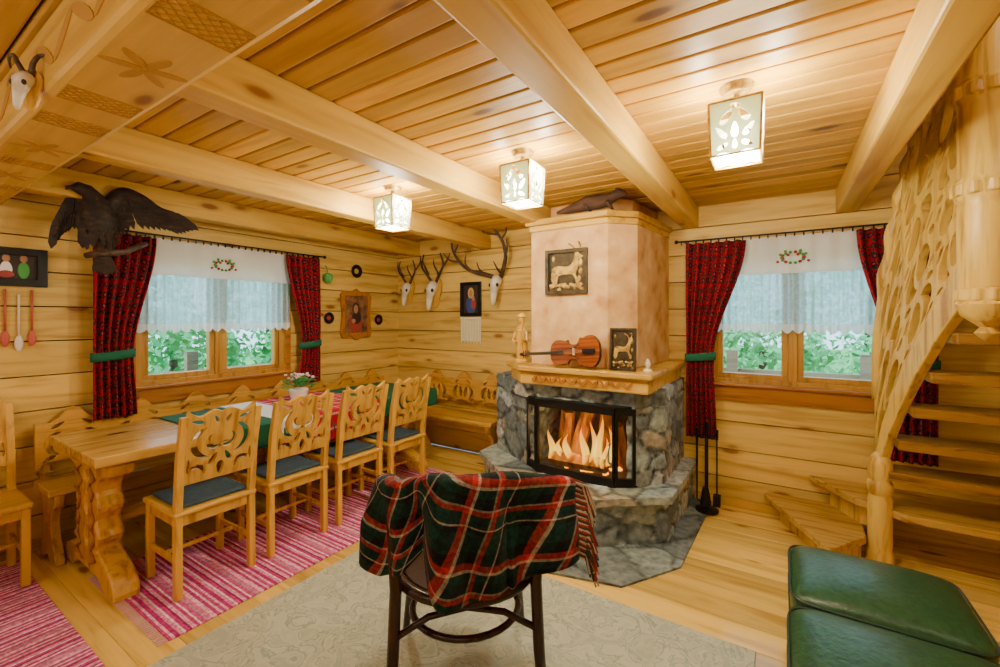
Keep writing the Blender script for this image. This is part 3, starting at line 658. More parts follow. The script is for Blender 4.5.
# ------------------------------------------------------------------ lamps and added fill lights
def lamp_shade_mb(w,h):
    mb=MB(); ed=MB(); hw=w/2; tw=hw*.92
    for k in range(4):
        holes=[leaf(-.028,h*.70,.066,.026,.9),leaf(.028,h*.70,.066,.026,pi-.9),leaf(0,h*.44,.06,.024,pi/2),leaf(-.047,h*.42,.058,.021,2.2),leaf(.047,h*.42,.058,.021,pi-2.2),leaf(0,h*.88,.035,.018,0),leaf(-.042,h*.16,.042,.018,.5),leaf(.042,h*.16,.042,.018,-.5),leaf(0,h*.18,.036,.016,pi/2)]
        out=[(-tw,0),(-tw*.5,.01),(0,0),(tw*.5,.01),(tw,0),(hw,h),(-hw,h)]
        a=k*pi/2; tilt=math.atan2(hw-tw,h)
        M=Matrix.Rotation(a,4,'Z')@TR(0,-tw,0)@Matrix.Rotation(tilt,4,'X')@MXZ
        mb.cut([out]+holes,.003,M)
        R=Matrix.Rotation(a,3,'Z'); ed.tube([R@Vector((tw,-tw,0)),R@Vector((hw,-hw,h))],.005,6); ed.tube([R@Vector((-hw,-hw,h)),R@Vector((hw,-hw,h))],.005,6); ed.tube([R@Vector((-tw,-tw,0)),R@Vector((tw,-tw,0))],.004,6)
    return mb,ed
l1=thing('ceiling_lamp',(-1.20,2.10,ZC),'white square lantern ceiling lamp with cut-out ornament, lit','ceiling lamp',group='row of ceiling lantern lamps')
mb,ed=lamp_shade_mb(.182,.205)
sh=mb.obj('lamp_shade',SHADE,l1); sh.location=(0,0,-.290)
e2=ed.obj('lamp_frame',GOLD,l1); e2.location=(0,0,-.290)
MB().lathe([(.05,-.03),(.065,-.001)],n=20).lathe([(.012,-.16),(.012,-.03)],n=8).obj('ceiling_mount',GOLD,l1,smooth='a')
MB().ell((0,0,-.205),(.045,.045,.06),14).lathe([(.016,-.17),(.016,-.13)],n=10).obj('bulb',BULB,l1,smooth=True)
MB().box((0,0,-.088),(.178,.008,.006)).box((0,0,-.088),(.008,.178,.006)).obj('spider',GOLD,l1)
MB().rbox((0,0,-.281),(.155,.155,.006),.002,1).obj('glow_plate',GLOW,l1)  # glowing plate added to brighten the open bottom of the shade
lamps=[l1,copy_thing(l1,(-.145,1.97,ZC)),copy_thing(l1,(-2.29,2.17,ZC))]
for l in lamps:
    for dx,dz,e,r in((0,-.36,26,.06),(.13,-.12,11,.03),(-.13,-.12,11,.03),(0,-.13,8,.02)):
        ld=bpy.data.lights.new('lamp_light','POINT'); ld.energy=e; ld.color=(1,.91,.70); ld.shadow_soft_size=r
        lo=bpy.data.objects.new('lamp_light',ld); C.objects.link(lo); lo.location=Vector(l.location)+Vector((dx,.0,dz))
for p,e,c,s in (((-1.6,-.7,1.9),22,(1,.97,.91),.5),((-.2,-.6,1.7),15,(1,.97,.91),.5),((-3.2,-.4,1.9),14,(1,.97,.91),.4),((-1.28,2.99,.62),5,(1,.60,.2),.06),((1.15,2.0,2.9),13,(1,.92,.75),.25)):  # unseen fill added behind the camera, plus firelight and a stairwell light
    ld=bpy.data.lights.new('fill_fire_light','POINT'); ld.energy=e; ld.color=c; ld.shadow_soft_size=s
    lo=bpy.data.objects.new('fill_fire_light',ld); C.objects.link(lo); lo.location=p
# ------------------------------------------------------------------ dining chair
def make_chair(loc,rz,label,grp):
    r=thing('dining_chair',loc,label,'chair',rz,grp)
    for sx in(-1,1):
        MB().rbox((sx*.185,.18,.215),(.038,.038,.43),.006,2).obj('leg',W_F,r)
        m=MB(); P=[(-.19,0),(-.185,.45),(-.215,.75),(-.262,.97)]
        poly=[(y-.02,z) for y,z in P]+[(y+.02 if z<.9 else y+.012,z) for y,z in P[::-1]]
        m.cut([poly],.036,TR(sx*.19,0,0)@MYZ,0,.004).obj('leg',W_F,r)
    MB().rbox((0,0,.445),(.43,.42,.03),.01,2).obj('seat',W_FX,r)
    for sx in(-1,1):
        MB().bb(sx*.185-.011,sx*.185+.011,-.17,.165,.375,.43).obj('seat_rail',W_F,r,bevel=.003)
        MB().bb(sx*.185-.009,sx*.185+.009,-.17,.165,.17,.2).obj('stretcher',W_F,r,bevel=.003)
        MB().bb(-.17,.17,sx*.18-.009,sx*.18+.009,.375,.43).obj('seat_rail',W_F,r,bevel=.003)
    MB().bb(-.176,.176,-.01,.01,.175,.195).obj('stretcher',W_F,r,bevel=.003)
    half=spl([(.0,.375),(.04,.392),(.075,.378),(.11,.364),(.145,.38),(.172,.405)],3,False)+[(.178,.36),(.174,.0)]
    out=half+[(-x,y) for x,y in half[::-1][:-1]]
    D=math.radians
    holes=[cres(.048,.215,.088,D(-80),D(70),.036,11),cres(.030,.220,.040,D(-160),D(60),.024,10),leaf(.122,.335,.070,.024,.30),
           cres(.120,.050,.040,D(20),D(200),.026,9),leaf(.040,.115,.075,.026,D(120)),leaf(.158,.10,.08,.016,pi/2),leaf(.030,.338,.05,.020,D(60))]
    holes+=[mir(h) for h in holes]; holes+=[leaf(0,.055,.080,.036,-pi/2)]
    M=TR(0,-.205,.60)@Matrix.Rotation(math.atan2(.055,.37),4,'X')@MXZ
    MB().cut([out]+holes,.024,M,0,.0015).obj('backrest',W_F,r)
    return r
GC='carved pine dining chairs along the table'
ch0=make_chair((-2.87,1.21,0.012),pi/2,'carved pine dining chair beside bare end of table',GC)
chs=[ch0]
for y,l in((1.71,'carved pine dining chair beside white lace strip of table'),(2.21,'carved pine dining chair beside red table runner'),(2.71,'carved pine dining chair beside bench end of table')):
    chs.append(copy_thing(ch0,(-2.87,y,.012),pi/2,l))
copy_thing(ch0,(-3.71,.43,.012),-pi/2,'carved pine dining chair against wall below framed picture')
ca=MB().rbox((0,0,.011),(.36,.35,.022),.010,3).obj('seat_cushion',TEAL,None,(0,0,0),smooth='a')
for i,c in enumerate(chs):
    o=ca if i==0 else ca.copy()
    if i: C.objects.link(o)
    o.location=(c.location.x,c.location.y,.473); o.rotation_euler=c.rotation_euler; T(o,'thin blue-grey seat pad on dining chair','cushion','blue seat pads')
# ------------------------------------------------------------------ dining table
TX=-3.34
tb=thing('dining_table',(TX,2.08,0.010),'long pine plank dining table with carved trestle legs','table')
mb=MB()
for i in range(4): 
    x0=-.41+i*.205; mb.rbox((x0+.1025,.0,.745),(.204,2.66,.055),.006,2)
mb.obj('tabletop',W_FY,tb)
def trestle(y):
    half=[(.10,.715),(.33,.715),(.33,.64),(.20,.60),(.15,.52),(.20,.44),(.14,.36),(.19,.27),(.15,.20),(.27,.15),(.38,.10),(.42,.0),(.28,.0),(.18,.05),(0,.06)]
    R=[(x,max(0,y)) for x,y in spl(half,3,False)]; out=R+[(-x,y) for x,y in R[::-1][1:]]
    holes=[leaf(0,.44,.12,.06,pi/2),leaf(0,.60,.07,.06,pi/2),leaf(0,.25,.11,.06,pi/2)]
    MB().cut([out]+holes,.12,TR(0,y,0)@MXZ,0,.014).obj('trestle_leg',W_F,tb)
    for s in(-1,1):
        m=MB(); 
        for k in range(6):
            m.tube([(.10-.04*math.cos(k*1.2),y-.061,.10+.09*k),(.13+.03*math.cos(k*1.2),y-.068,.145+.09*k),(.10-.04*math.cos((k+1)*1.2),y-.061,.19+.09*k)],[.006,.012,.006],6)
        if s<0:
            m.v=[(-v[0],v[1],v[2]) for v in m.v]
        m.obj('carving',W_TRIMX,tb,smooth=True)
trestle(-1.20);trestle(1.1)
MB().bb(-.04,.04,-1.13,1.04,.28,.36).obj('stretcher',W_FY,tb,bevel=.005)
def cloth(name,x0,x1,y0,y1,zt,drop,mat,label,hem=None,zz=.003):
    def fn(u,v):
        s=-drop+u*(x1-x0+drop*2); 
        if s<0: x=x0-.006-.004*math.sin(v*40);z=zt+s
        elif s>x1-x0: x=x1+.006+.008*math.sin(v*38)*min(1,(s-(x1-x0))/.1);z=zt-(s-(x1-x0))
        else: x=x0+s;z=zt
        y=y0+(y1-y0)*v
        return (x,y,z+zz,s,y)
    o=MB().grid(fn,60,80).obj(name,mat,None,((x0+x1)/2,(y0+y1)/2,zt),smooth='a',solid=.003); T(o,label,'tablecloth'); return o
cloth('tablecloth',TX-.418,TX+.418,1.3,3.36,.785,.16,GREEN,'dark green cloth draped over dining table')
cloth('table_runner',TX-.424,TX+.424,1.98,2.62,.789,.24,REDT,'red and white patterned runner across table')
cloth('lace_strip',TX-.426,TX+.426,1.72,1.97,.789,.10,WHITE,'white lace strip across green tablecloth')
fl=thing('flower_pot',(-3.45,2.2,.794),'white pot of pink and white flowers on the table','plant')
MB().lathe([(.05,0),(.07,.05),(.08,.10),(.072,.105),(.06,.09)],n=20).obj('pot',CERAM,fl,smooth='a')
mb=MB(); rnd=random.Random(5)
for i in range(70):
    th=rnd.uniform(0,2*pi);q=rnd.uniform(.02,.13);c=Vector((q*math.cos(th),q*math.sin(th),.12+rnd.uniform(0,.07)+.03*(1-q/.12)))
    R=Matrix.Rotation(th,3,'Z')@Matrix.Rotation(rnd.uniform(-.9,.2),3,'Y'); mb.ell(c,(.032,.014,.003),6,0,R)
mb.obj('foliage',PLANTG,fl)
mb=MB()
for i in range(26):
    th=rnd.uniform(0,2*pi);q=rnd.uniform(0,.11); mb.ell((q*math.cos(th),q*math.sin(th),.19+rnd.uniform(0,.04)),(.014,.014,.009),8,i%2)
mb.obj('flower',[PINKF,CERAM],fl,smooth=True,kind='stuff')
# ------------------------------------------------------------------ benches
def bench(loc,rz,L,label,g,bk=W_FX):
    r=thing('bench',loc,label,'bench',rz,g)
    MB().rbox((0,.0,.445),(L,.34,.04),.008,2).obj('seat',W_FX,r)
    n=int(L/.36); top=[]
    for i in range(n*10+1):
        x=-L/2+L*i/(n*10); ph=(i%10)/10*2*pi; top.append((x,.85-.045*math.cos(ph)+.02*math.cos(2*ph)))
    out=[(-L/2,.50)]+top+[(L/2,.50)]
    holes=[]; w=L/n
    for i in range(n):
        cx=-L/2+w*(i+.5); D=math.radians
        hh=[cres(.045,.68,.075,D(-70),D(80),.038),leaf(.035,.69,.11,.042,D(80)),leaf(.115,.59,.07,.026,D(-30)),leaf(.075,.80,.07,.022,D(150))]
        for h in hh:
            holes.append([(cx+x,y) for x,y in h]); holes.append([(cx-x,y) for x,y in h])
    MB().cut([out]+holes,.028,TR(0,.150,0)@MXZ,0,.002).obj('backrest',bk,r)
    for x in (-L/2+.05,L/2-.05)+((0,) if L>2 else ()):
        half=[(.17,.425),(.165,.36),(.10,.31),(.075,.22),(.12,.12),(.17,.05),(.175,.0),(.08,.0),(.0,.05)]
        R=spl(half,3,False); out=R+[(-a,b) for a,b in R[::-1][1:]]
        MB().cut([out,leaf(0,.27,.07,.035,pi/2)],.045,TR(x,0,0)@MYZ,0,.005).obj('leg',W_F,r)
        MB().bb(x-.025,x+.025,.165,.19,.42,.78).obj('back_post',W_F,r)
    return r
W_BK=wood('bench_back',(.58,.31,.04),(.32,.14,.014),'X',1.2,.35,.1)
bench((-3.83,2.18,0),pi/2,2.9,'long carved pine bench along window wall behind table','carved pine benches',W_BK)
bench((-2.95,3.70,0),0,1.15,'short carved pine bench against back wall beside fireplace','carved pine benches',W_BK)
# ------------------------------------------------------------------ rugs
def rug(name,x0,x1,y0,y1,mat,label,th=.008,fr=None):
    cx,cy=(x0+x1)/2,(y0+y1)/2; r=thing(name,(cx,cy,.001),label,'rug')
    MB().rbox(((0,0,th/2)),(x1-x0,y1-y0,th),.003,1).obj('rug_body',mat,r)
    if fr:
        mb=MB(); w=(x1-x0) if fr=='y' else (y1-y0); n=int(w/.018)
        for i in range(n):
            for s in(-1,1):
                a=-w/2+w*(i+.5)/n
                if fr=='y': mb.box((a,s*((y1-y0)/2+.02),.003),(.006,.045,.004),random.uniform(-.3,.3))
                else: mb.box((s*((x1-x0)/2+.02),a,.003),(.045,.006,.004),random.uniform(-.3,.3))
        mb.obj('fringe',mnew('fringe_pink',(.75,.45,.50),.9)[0],r,kind='stuff')
    return r
rug('rug',-3.35,-2.38,.87,3.25,RAGY,'pink and red striped rag rug under dining chairs',fr='y')
rug('rug',-3.95,-2.2,-.25,.66,RAGX,'pink and red striped rag rug beside table end',fr='x')
rug('rug',-2.28,-.09,.6,2.26,RUG,'large pale grey-green woven rug under armchair')
# ------------------------------------------------------------------ armchair + blanket
TH=math.atan2(.5402,.8415)
AC=(-1.13,1.49,.010); AR=TH+.10; AS=(1.12,1.1,1.0)
ac=thing('bentwood_armchair',AC,'dark bentwood armchair facing the fireplace','chair',AR); ac.scale=AS
R0=.30
def arc(a):
    th=-pi/2+a*pi*.62
    return R0*math.cos(th),R0*math.sin(th)+.03,.89-.15*min(1,abs(a)**1.5)
pts=[arc(-1+2*i/24) for i in range(25)]
MB().tube(pts,.017,10).obj('back_rail',W_DARK,ac,smooth=True)
MB().tube([( .255*math.cos(t),.255*math.sin(t),.455) for t in [2*pi*i/32 for i in range(33)]],.021,10).obj('seat_ring',W_DARK,ac,smooth=True)
MB().lathe([(.24,.455),(.23,.468),(.1,.472),(.01,.474)],n=28).obj('seat',W_DARK,ac,smooth='a')
for sx in(-1,1):
    MB().tube([(sx*.26,-.22,0),(sx*.245,-.205,.22),(sx*.24,-.17,.46),(sx*.25,-.18,.7),(arc(sx*.6)[0],arc(sx*.6)[1],arc(sx*.6)[2])],[.017,.020,.021,.019,.016],10).obj('leg',W_DARK,ac,smooth=True)
    MB().tube([(sx*.25,.24,0),(sx*.225,.19,.25),(sx*.21,.15,.45)],[.015,.017,.018],10).obj('leg',W_DARK,ac,smooth=True)
    MB().tube([(sx*.21,.12,.45),(sx*.27,.16,.58),(arc(sx*.97)[0],arc(sx*.97)[1],arc(sx*.97)[2])],.014,8).obj('arm_support',W_DARK,ac,smooth=True)
for x in(-.09,0,.09): MB().tube([(x,-.21,.46),(x*1.1,-.27,.88)],.009,8).obj('spindle',W_DARK,ac,smooth=True)
MB().tube([( .20*math.cos(t),.19*math.sin(t),.27) for t in [2*pi*i/32 for i in range(33)]],.013,8).obj('stretcher_ring',W_DARK,ac,smooth=True)
MB().tube([(-.24,-.2,.30),(-.13,-.17,.35),(0,-.16,.37),(.13,-.17,.35),(.24,-.2,.30)],.012,8).obj('stretcher',W_DARK,ac,smooth=True)
def fb(u,v):
    a=-.80+1.25*u; x,y,z=arc(a); n=Vector((x,y-.03,0)).normalized()
    hem=.36+.02*math.cos(u*9)-.09*math.exp(-((u-.44)/.06)**2)-.17*max(0,(.22-u)/.22)+.035*math.exp(-((u-.66)/.12)**2)-.07*max(0,u-.82)/.18
    s=-.22+v*(.22+.03+hem)
    fold=.013*math.sin(a*11+1+v*1.5)+.010*math.sin(a*25-v*2)+.022*math.exp(-((u-.52-.05*v)/.05)**2)-.014*math.exp(-((u-.40-.03*v)/.03)**2)
    if s<0: off=-.028; zz=z+.024+s*1.0
    elif s<.03: t=s/.03; off=-.028*math.cos(t*pi); zz=z+.024+.012*math.sin(t*pi)
    else:
        q=s-.03; off=.034+fold*min(1,q/.15)*1.9+.05*(q/.4)*(1 if a>.2 else .4)*(.6+abs(a)); zz=z+.024-q
    zz+=.008*math.sin(u*17)*max(0,1-abs(s)/.1)
    w=max(0,u-.72)/.28
    ex=w*w*(.13-.07*max(0,s)/.35) if s>-.05 else w*w*.06
    return (x+n.x*off+ex,y+n.y*off-.015*w*math.sin(v*9),zz-.02*w*w,u*1.05+.26*v,v*.75-.22*u)
bl=thing('blanket',AC,'green, black and red tartan wool blanket draped over chair back','blanket',AR); bl.scale=AS
MB().grid(fb,130,64).obj('blanket_cloth',BLANK,bl,smooth=True,solid=.011)
mb=MB(); rnd=random.Random(9)
for i in range(270):
    v=.30+.69*i/270; p=Vector(fb(1,v)[:3])
    k=rnd.uniform(.8,1.4); e=p+Vector((.030*k,-.004,-.014)); g=e+Vector((.018*k+rnd.uniform(-.008,.008),rnd.uniform(-.012,.008),-.070*k))
    mb.tube([p,e,g],.0034,5,mi=i//5%3)
mb.obj('fringe',[mnew('fringe_wool_red',(.26,.015,.01),.95)[0],mnew('fringe_wool_dark',(.01,.03,.022),.95)[0],mnew('fringe_wool_cream',(.40,.34,.26),.95)[0]],bl,kind='stuff')
# ------------------------------------------------------------------ green leather seats
def pouf(loc,d,label):
    r=thing('leather_ottoman',loc,label,'ottoman',group='green leather ottomans')
    MB().rbox((0,0,.15),(d[0]-.03,d[1]-.02,.24),.025,3).obj('base',LEATHER,r,smooth='a')
    sg=lambda w,e:(abs(w)**e)*(1 if w>=0 else -1)
    def f(u,v):
        a=2*pi*u; p=v*pi; ex=.26
        x=d[0]/2*sg(math.cos(a),ex)*sg(math.sin(p),.32); y=d[1]/2*sg(math.sin(a),ex)*sg(math.sin(p),.32); z=.075*sg(math.cos(p),.42)
        z+=.032*(1-min(1,abs(x/(d[0]/2))**2.2))*(1-min(1,abs(y/(d[1]/2))**2.2)) if z>0 else 0
        return (x,y,.35+z)
    MB().grid(f,96,48).obj('cushion',LEATHER,r,smooth=True)
    for z in(.40,.30): MB().tube([(d[0]/2*1.0*sg(math.cos(t),.26),d[1]/2*1.0*sg(math.sin(t),.26),z) for t in [2*pi*i/96+.001 for i in range(97)]],.005,6).obj('piping',SOFABASE,r,smooth=True)
    for sx in(-1,1):
        for sy in(-1,1): MB().lathe([(.02,0),(.022,.035)],(sx*(d[0]/2-.07),sy*(d[1]/2-.06),0),10).obj('foot',BLACK,r)
pouf((.325,2.30,0),(.58,.52),'green leather ottoman cushion next to the stairs')
pouf((.335,1.745,0),(.62,.55),'green leather ottoman cushion beside grey rug')
# ------------------------------------------------------------------ staircase
st=thing('staircase',(.55,3.4,0),'light ash staircase with carved openwork balustrade','staircase'); SO=(.55,3.4,0)
W_STEP=wood('ash_step',(.56,.34,.07),(.30,.14,.022),'X',1.6,.33,.2)
MB().prism([(-.10,3.86),(.24,3.12),(.44,3.42),(.46,3.9),(-.08,3.9)],.13,.175).obj('tread',W_STEP,st,SO,bevel=.006)
MB().prism([(.0,3.84),(.28,3.27),(.42,3.45),(.44,3.88)],.0,.13).obj('riser',W_STAIRZ,st,SO)
MB().prism([(.18,3.9),(.40,3.56),(.62,3.40),(1.4,3.38),(1.4,3.9)],.31,.355).obj('tread',W_STEP,st,SO,bevel=.006)
MB().prism([(.30,3.88),(.44,3.62),(.56,3.58),(.5,3.88)],.175,.31).obj('riser',W_STAIRZ,st,SO)
SP=spl([(.512,3.53,.52,1.00),(.520,3.49,.615,1.55),(.547,3.417,.84,1.90),(.594,3.304,1.09,2.28),(.645,3.147,1.33,2.59),(.695,2.968,1.54,2.80),(.735,2.79,1.69,2.96)],6,False)
AL=[0]
for p,q in zip(SP[:-1],SP[1:]): AL.append(AL[-1]+math.hypot(q[0]-p[0],q[1]-p[1]))
def at(a):
    a=max(0,min(AL[-1]-1e-6,a)); i=max(k for k in range(len(AL)-1) if AL[k]<=a); t=(a-AL[i])/(AL[i+1]-AL[i])
    return [SP[i][d]*(1-t)+SP[i+1][d]*t for d in range(4)]
def bend(off=0):
    def f(co):
        a=co[0]; p=at(a); q0=at(a-.02);q1=at(a+.02); d=Vector((q1[0]-q0[0],q1[1]-q0[1],0)).normalized(); n=Vector((-d.y,d.x,0))
        base=Vector((p[0],p[1],0))+(d*a if a<0 else (d*(a-AL[-1]) if a>AL[-1] else Vector((0,0,0))))
        return base+n*(co[2]+off)+Vector((0,0,co[1]))
    return f
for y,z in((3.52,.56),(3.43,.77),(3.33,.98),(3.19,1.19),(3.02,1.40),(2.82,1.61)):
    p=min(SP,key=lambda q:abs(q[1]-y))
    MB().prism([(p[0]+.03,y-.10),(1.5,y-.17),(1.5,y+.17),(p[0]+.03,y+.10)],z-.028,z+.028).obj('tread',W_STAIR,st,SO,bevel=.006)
band=[(AL[i],SP[i][2]+.095) for i in range(len(SP))]+[(AL[i],SP[i][2]-.095) for i in range(len(SP)-1,-1,-1)]
MB().cut([band],.05,bend(),0,.006).obj('stringer',W_STAIRZ,st,SO)
def mp(s,h):
    a=AL[-1]*s; p=at(a); z0=p[2]+.10; z1=p[3]-.01; return (a,z0+(z1-z0)*h)
out=[mp(i/40,0) for i in range(41)]+[mp(1-i/40,1) for i in range(41)]
holes=[]; ns=3; nh=5
for i in range(ns):
    for j in range(nh):
        s=(i+.5)/ns; h=(j+.5)/nh; sg_=1 if (i+j)%2 else -1
        def put(L_): holes.append([mp(max(.03,min(.97,s+x*.96/ns)),max(.02,min(.98,h+y*.96/nh))) for x,y in L_])
        put([(x*sg_,y) for x,y in cres(-.12,0,.41,-1.12,1.12,.27,12)])
        put([(x*sg_,y) for x,y in leaf(-.14,.02,.72,.42,pi/2-.12,16,.5)])
        put([(x*sg_,y) for x,y in leaf(-.41,.34,.22,.15,.8,8,.2)])
        put([(x*sg_,y) for x,y in leaf(-.40,-.36,.20,.15,-.8,8,.2)])
        put([(x*sg_,y) for x,y in leaf(.36,.41,.26,.13,-.7,8,.2)])
        put([(x*sg_,y) for x,y in leaf(.36,-.41,.26,.13,.7,8,.2)])
MB().cut([out]+holes,.040,bend(),0,.003).obj('balustrade',W_STAIRZ,st,SO,label='openwork panel carved with leaf scrolls')
NP=90; hp=[];hr=[]
for i in range(NP):
    a=AL[-1]*i/(NP-1); p=at(a); hp.append((p[0],p[1],p[3])); hr.append(.032+.008*math.sin(i*.85))
MB().tube(hp,hr,10).obj('handrail',W_STAIRZ,st,SO,smooth=True)
MB().lathe([(.066,0),(.066,.08),(.056,.10),(.060,.13),(.060,.40),(.052,.43),(.064,.45),(.064,.50),(.052,.52),(.060,.56),(.060,.62),(.05,.65),(.03,.68),(.003,.69)],(.512,3.475,0),20).obj('newel_post',W_STAIRZ,st,SO,smooth='a')
pr=[(.004,1.40),(.02,1.41),(.04,1.435),(.022,1.46),(.045,1.48),(.08,1.51),(.10,1.56),(.075,1.60),(.09,1.64),(.094,1.98),(.09,2.0),(.105,2.03),(.107,2.08),(.09,2.11),(.092,2.42),(.105,2.45),(.107,2.50),(.09,2.53),(.092,2.82),(.105,2.85),(.105,2.9),(.09,2.93),(.094,ZT)]
MB().lathe(pr,(.750,2.71,0),28).obj('hanging_newel_post',W_STAIRZ,st,SO,smooth='a')
for z,rr in((1.60,.085),(2.055,.100),(2.475,.100),(2.875,.100)):
    o=[]
    for k in range(64):
        a=2*pi*k/64; q=rr+.016*abs(math.sin(5*a)); o.append((.750+q*math.cos(a),2.71+q*math.sin(a)))
    MB().prism(o,z-.028,z+.028).obj('carved_collar',W_STAIRZ,st,SO,bevel=.008)
# ------------------------------------------------------------------ trophies
def tube_s(mb,pts,r0,r1,n=8,mi=0):
    P=spl(pts,4,False); k=len(P); mb.tube(P,[r0+(r1-r0)*i/(k-1) for i in range(k)],n,mi)
def trophy(name,loc,rz,s,kind,label):
    r=thing(name,loc,label,'hunting trophy',rz,'deer skull trophies'); r.scale=(s,s,s)
    if kind!='stag':
        L=spl([(0,.13),(.06,.11),(.075,.04),(.05,-.05),(.03,-.11),(0,-.13),(-.03,-.11),(-.05,-.05),(-.075,.04),(-.06,.11)],3)
        MB().cut([[(x*1.1,z*1.1) for x,z in L]],.02,TR(0,-.012,0)@MXZ,0,.004).obj('plaque',W_F,r)
    mb=MB(); mb.tube([(0,-.01,.08),(0,-.04,.07),(0,-.075,.03),(0,-.09,-.04),(0,-.10,-.10),(0,-.105,-.15),(0,-.10,-.17)],[.03,.05,.052,.036,.026,.02,.010],12)
    mb.obj('skull',BONE,r,smooth=True)
    for sx in(-1,1): MB().ell((sx*.038,-.10,.015),(.016,.012,.019),10).obj('eye_socket',mnew('socket',(.05,.03,.02),.9)[0],r,smooth=True)
    for sx in(-1,1):
        mb=MB()
        if kind=='stag':
            if sx<0:
                tube_s(mb,[(-.03,-.03,.09),(-.12,-.06,.12),(-.26,-.10,.16),(-.38,-.12,.25),(-.46,-.12,.37),(-.47,-.12,.46)],.023,.009)
                tube_s(mb,[(-.08,-.05,.11),(-.12,-.14,.15),(-.13,-.18,.22)],.013,.004)
                tube_s(mb,[(-.26,-.10,.16),(-.27,-.17,.22),(-.24,-.2,.30)],.013,.004)
                tube_s(mb,[(-.38,-.12,.25),(-.48,-.14,.27),(-.55,-.15,.34)],.013,.004)
                tube_s(mb,[(-.44,-.12,.34),(-.38,-.14,.41),(-.37,-.15,.48)],.011,.004)
            else:
                tube_s(mb,[(.03,-.03,.09),(.08,-.06,.16),(.13,-.10,.28),(.10,-.12,.42),(.02,-.12,.52),(-.03,-.12,.56)],.023,.009)
                tube_s(mb,[(.05,-.05,.12),(.07,-.14,.15),(.05,-.18,.22)],.013,.004)
                tube_s(mb,[(.13,-.10,.28),(.19,-.17,.32),(.20,-.2,.40)],.013,.004)
                tube_s(mb,[(.10,-.12,.42),(.16,-.14,.48),(.17,-.15,.53)],.012,.004)
                tube_s(mb,[(.06,-.12,.47),(-.04,-.14,.48),(-.10,-.15,.51)],.011,.004)
        elif kind=='roe':
            tube_s(mb,[(sx*.02,-.03,.09),(sx*.07,-.04,.16),(sx*.13,-.055,.25),(sx*.10,-.06,.36)],.016,.006)
            tube_s(mb,[(sx*.06,-.04,.17),(sx*.06,-.10,.25),(sx*.065,-.11,.30)],.010,.004)
            tube_s(mb,[(sx*.13,-.055,.24),(sx*.17,-.03,.31),(sx*.18,-.02,.36)],.009,.004)
        else:
            tube_s(mb,[(sx*.02,-.03,.09),(sx*.05,-.05,.17),(sx*.09,-.04,.23),(sx*.14,-.02,.22),(sx*.15,.0,.16)],.019,.006)
        mb.obj('antler',ANTLER,r,smooth=True)
    return r
trophy('roe_deer_trophy',(-3.84,YB,1.82),0,1.05,'roe','small roe deer skull with short antlers on wall corner')
trophy('roe_deer_trophy',(-3.42,YB,1.80),0,1.25,'roe','roe deer skull with dark antlers above bench')
trophy('stag_trophy',(-2.53,YB,1.83),0,1.15,'stag','large stag skull with wide branching antlers beside fireplace')
trophy('chamois_trophy',(-1.93,.352,2.195),math.radians(35),.44,'cham','pale chamois skull with curved dark horns on carved beam')
# eagle
eg=thing('stuffed_eagle',(-3.66,1.0,2.13),'dark stuffed eagle with raised bent wings mounted on wall','taxidermy bird',math.radians(60)); eg.scale=(.84,.9,.95)
mb=MB()
mb.tube([(-.03,0,-.22),(-.03,0,-.12),(-.04,-.01,-.02),(-.05,-.02,.06),(-.07,-.04,.13),(-.10,-.06,.175),(-.14,-.09,.185),(-.165,-.12,.175)],[.03,.08,.11,.10,.065,.046,.038,.015],14)
mb.tube([(-.16,-.115,.18),(-.185,-.14,.168),(-.188,-.148,.15)],[.014,.010,.002],8)
def feath(base,d,ln,w,k):
    side=Vector((-d.z,0,d.x)).normalized()*w
    vs=[base-side*.5,base+d*ln*.3-side,base+d*ln*.8-side*.9,base+d*ln,base+d*ln*.8+side*.9,base+d*ln*.3+side,base+side*.5]
    kk=Vector((0,k,0)); a=[v+kk for v in vs];b=[v+kk+Vector((0,.006,0)) for v in vs]
    mb._add(a+b,[tuple(range(7)),tuple(range(7,14))]+[(j,(j+1)%7,7+(j+1)%7,7+j) for j in range(7)])
W1=spl([(.0,.02,.08),(.08,.02,.19),(.20,.01,.17),(.32,.0,.10),(.42,-.02,.08)],5,False)
mb.tube(W1,[.06-.042*i/(len(W1)-1) for i in range(len(W1))],10)
for i in range(18):
    t=i/17; p=Vector(W1[int(t*(len(W1)-1))]); ang=-pi/2+.02+t*1.0; feath(p,Vector((math.cos(ang),.1,math.sin(ang))),.20+.05*math.sin(pi*min(1,t+.1)),.026,-.008-.0015*i)
    feath(p,Vector((math.cos(ang+.1),.1,math.sin(ang+.1))),.11,.020,-.022-.001*i)
W2=spl([(-.06,.02,.08),(-.15,.01,.16),(-.22,.0,.10),(-.27,-.01,-.02)],5,False)
mb.tube(W2,[.048-.03*i/(len(W2)-1) for i in range(len(W2))],10)
for i in range(14):
    t=i/13; p=Vector(W2[int(t*(len(W2)-1))]); ang=-pi/2-.05-t*.15; feath(p,Vector((math.cos(ang),.1,math.sin(ang))),.26-.06*t,.026,-.008-.002*i)
    feath(p,Vector((math.cos(ang),.1,math.sin(ang))),.12,.020,-.03-.001*i)
rr=random.Random(4)
for i in range(60):
    th=rr.uniform(-1.3,1.3); z=rr.uniform(-.15,.10); rad=.10 if z<.03 else .075
    feath(Vector((-.045+rad*math.sin(th),-rad*math.cos(th)*.95-.008,z)),Vector((math.sin(th)*.2,.12,-1)).normalized(),.07,.014,0)
for i in range(7):
    a=-pi/2+(i-3)*.13; feath(Vector((-.03,.02,-.18)),Vector((math.cos(a),.2,math.sin(a))),.19,.020,-.002*i)
mb.obj('eagle_body',FEATHER,eg,smooth='a')
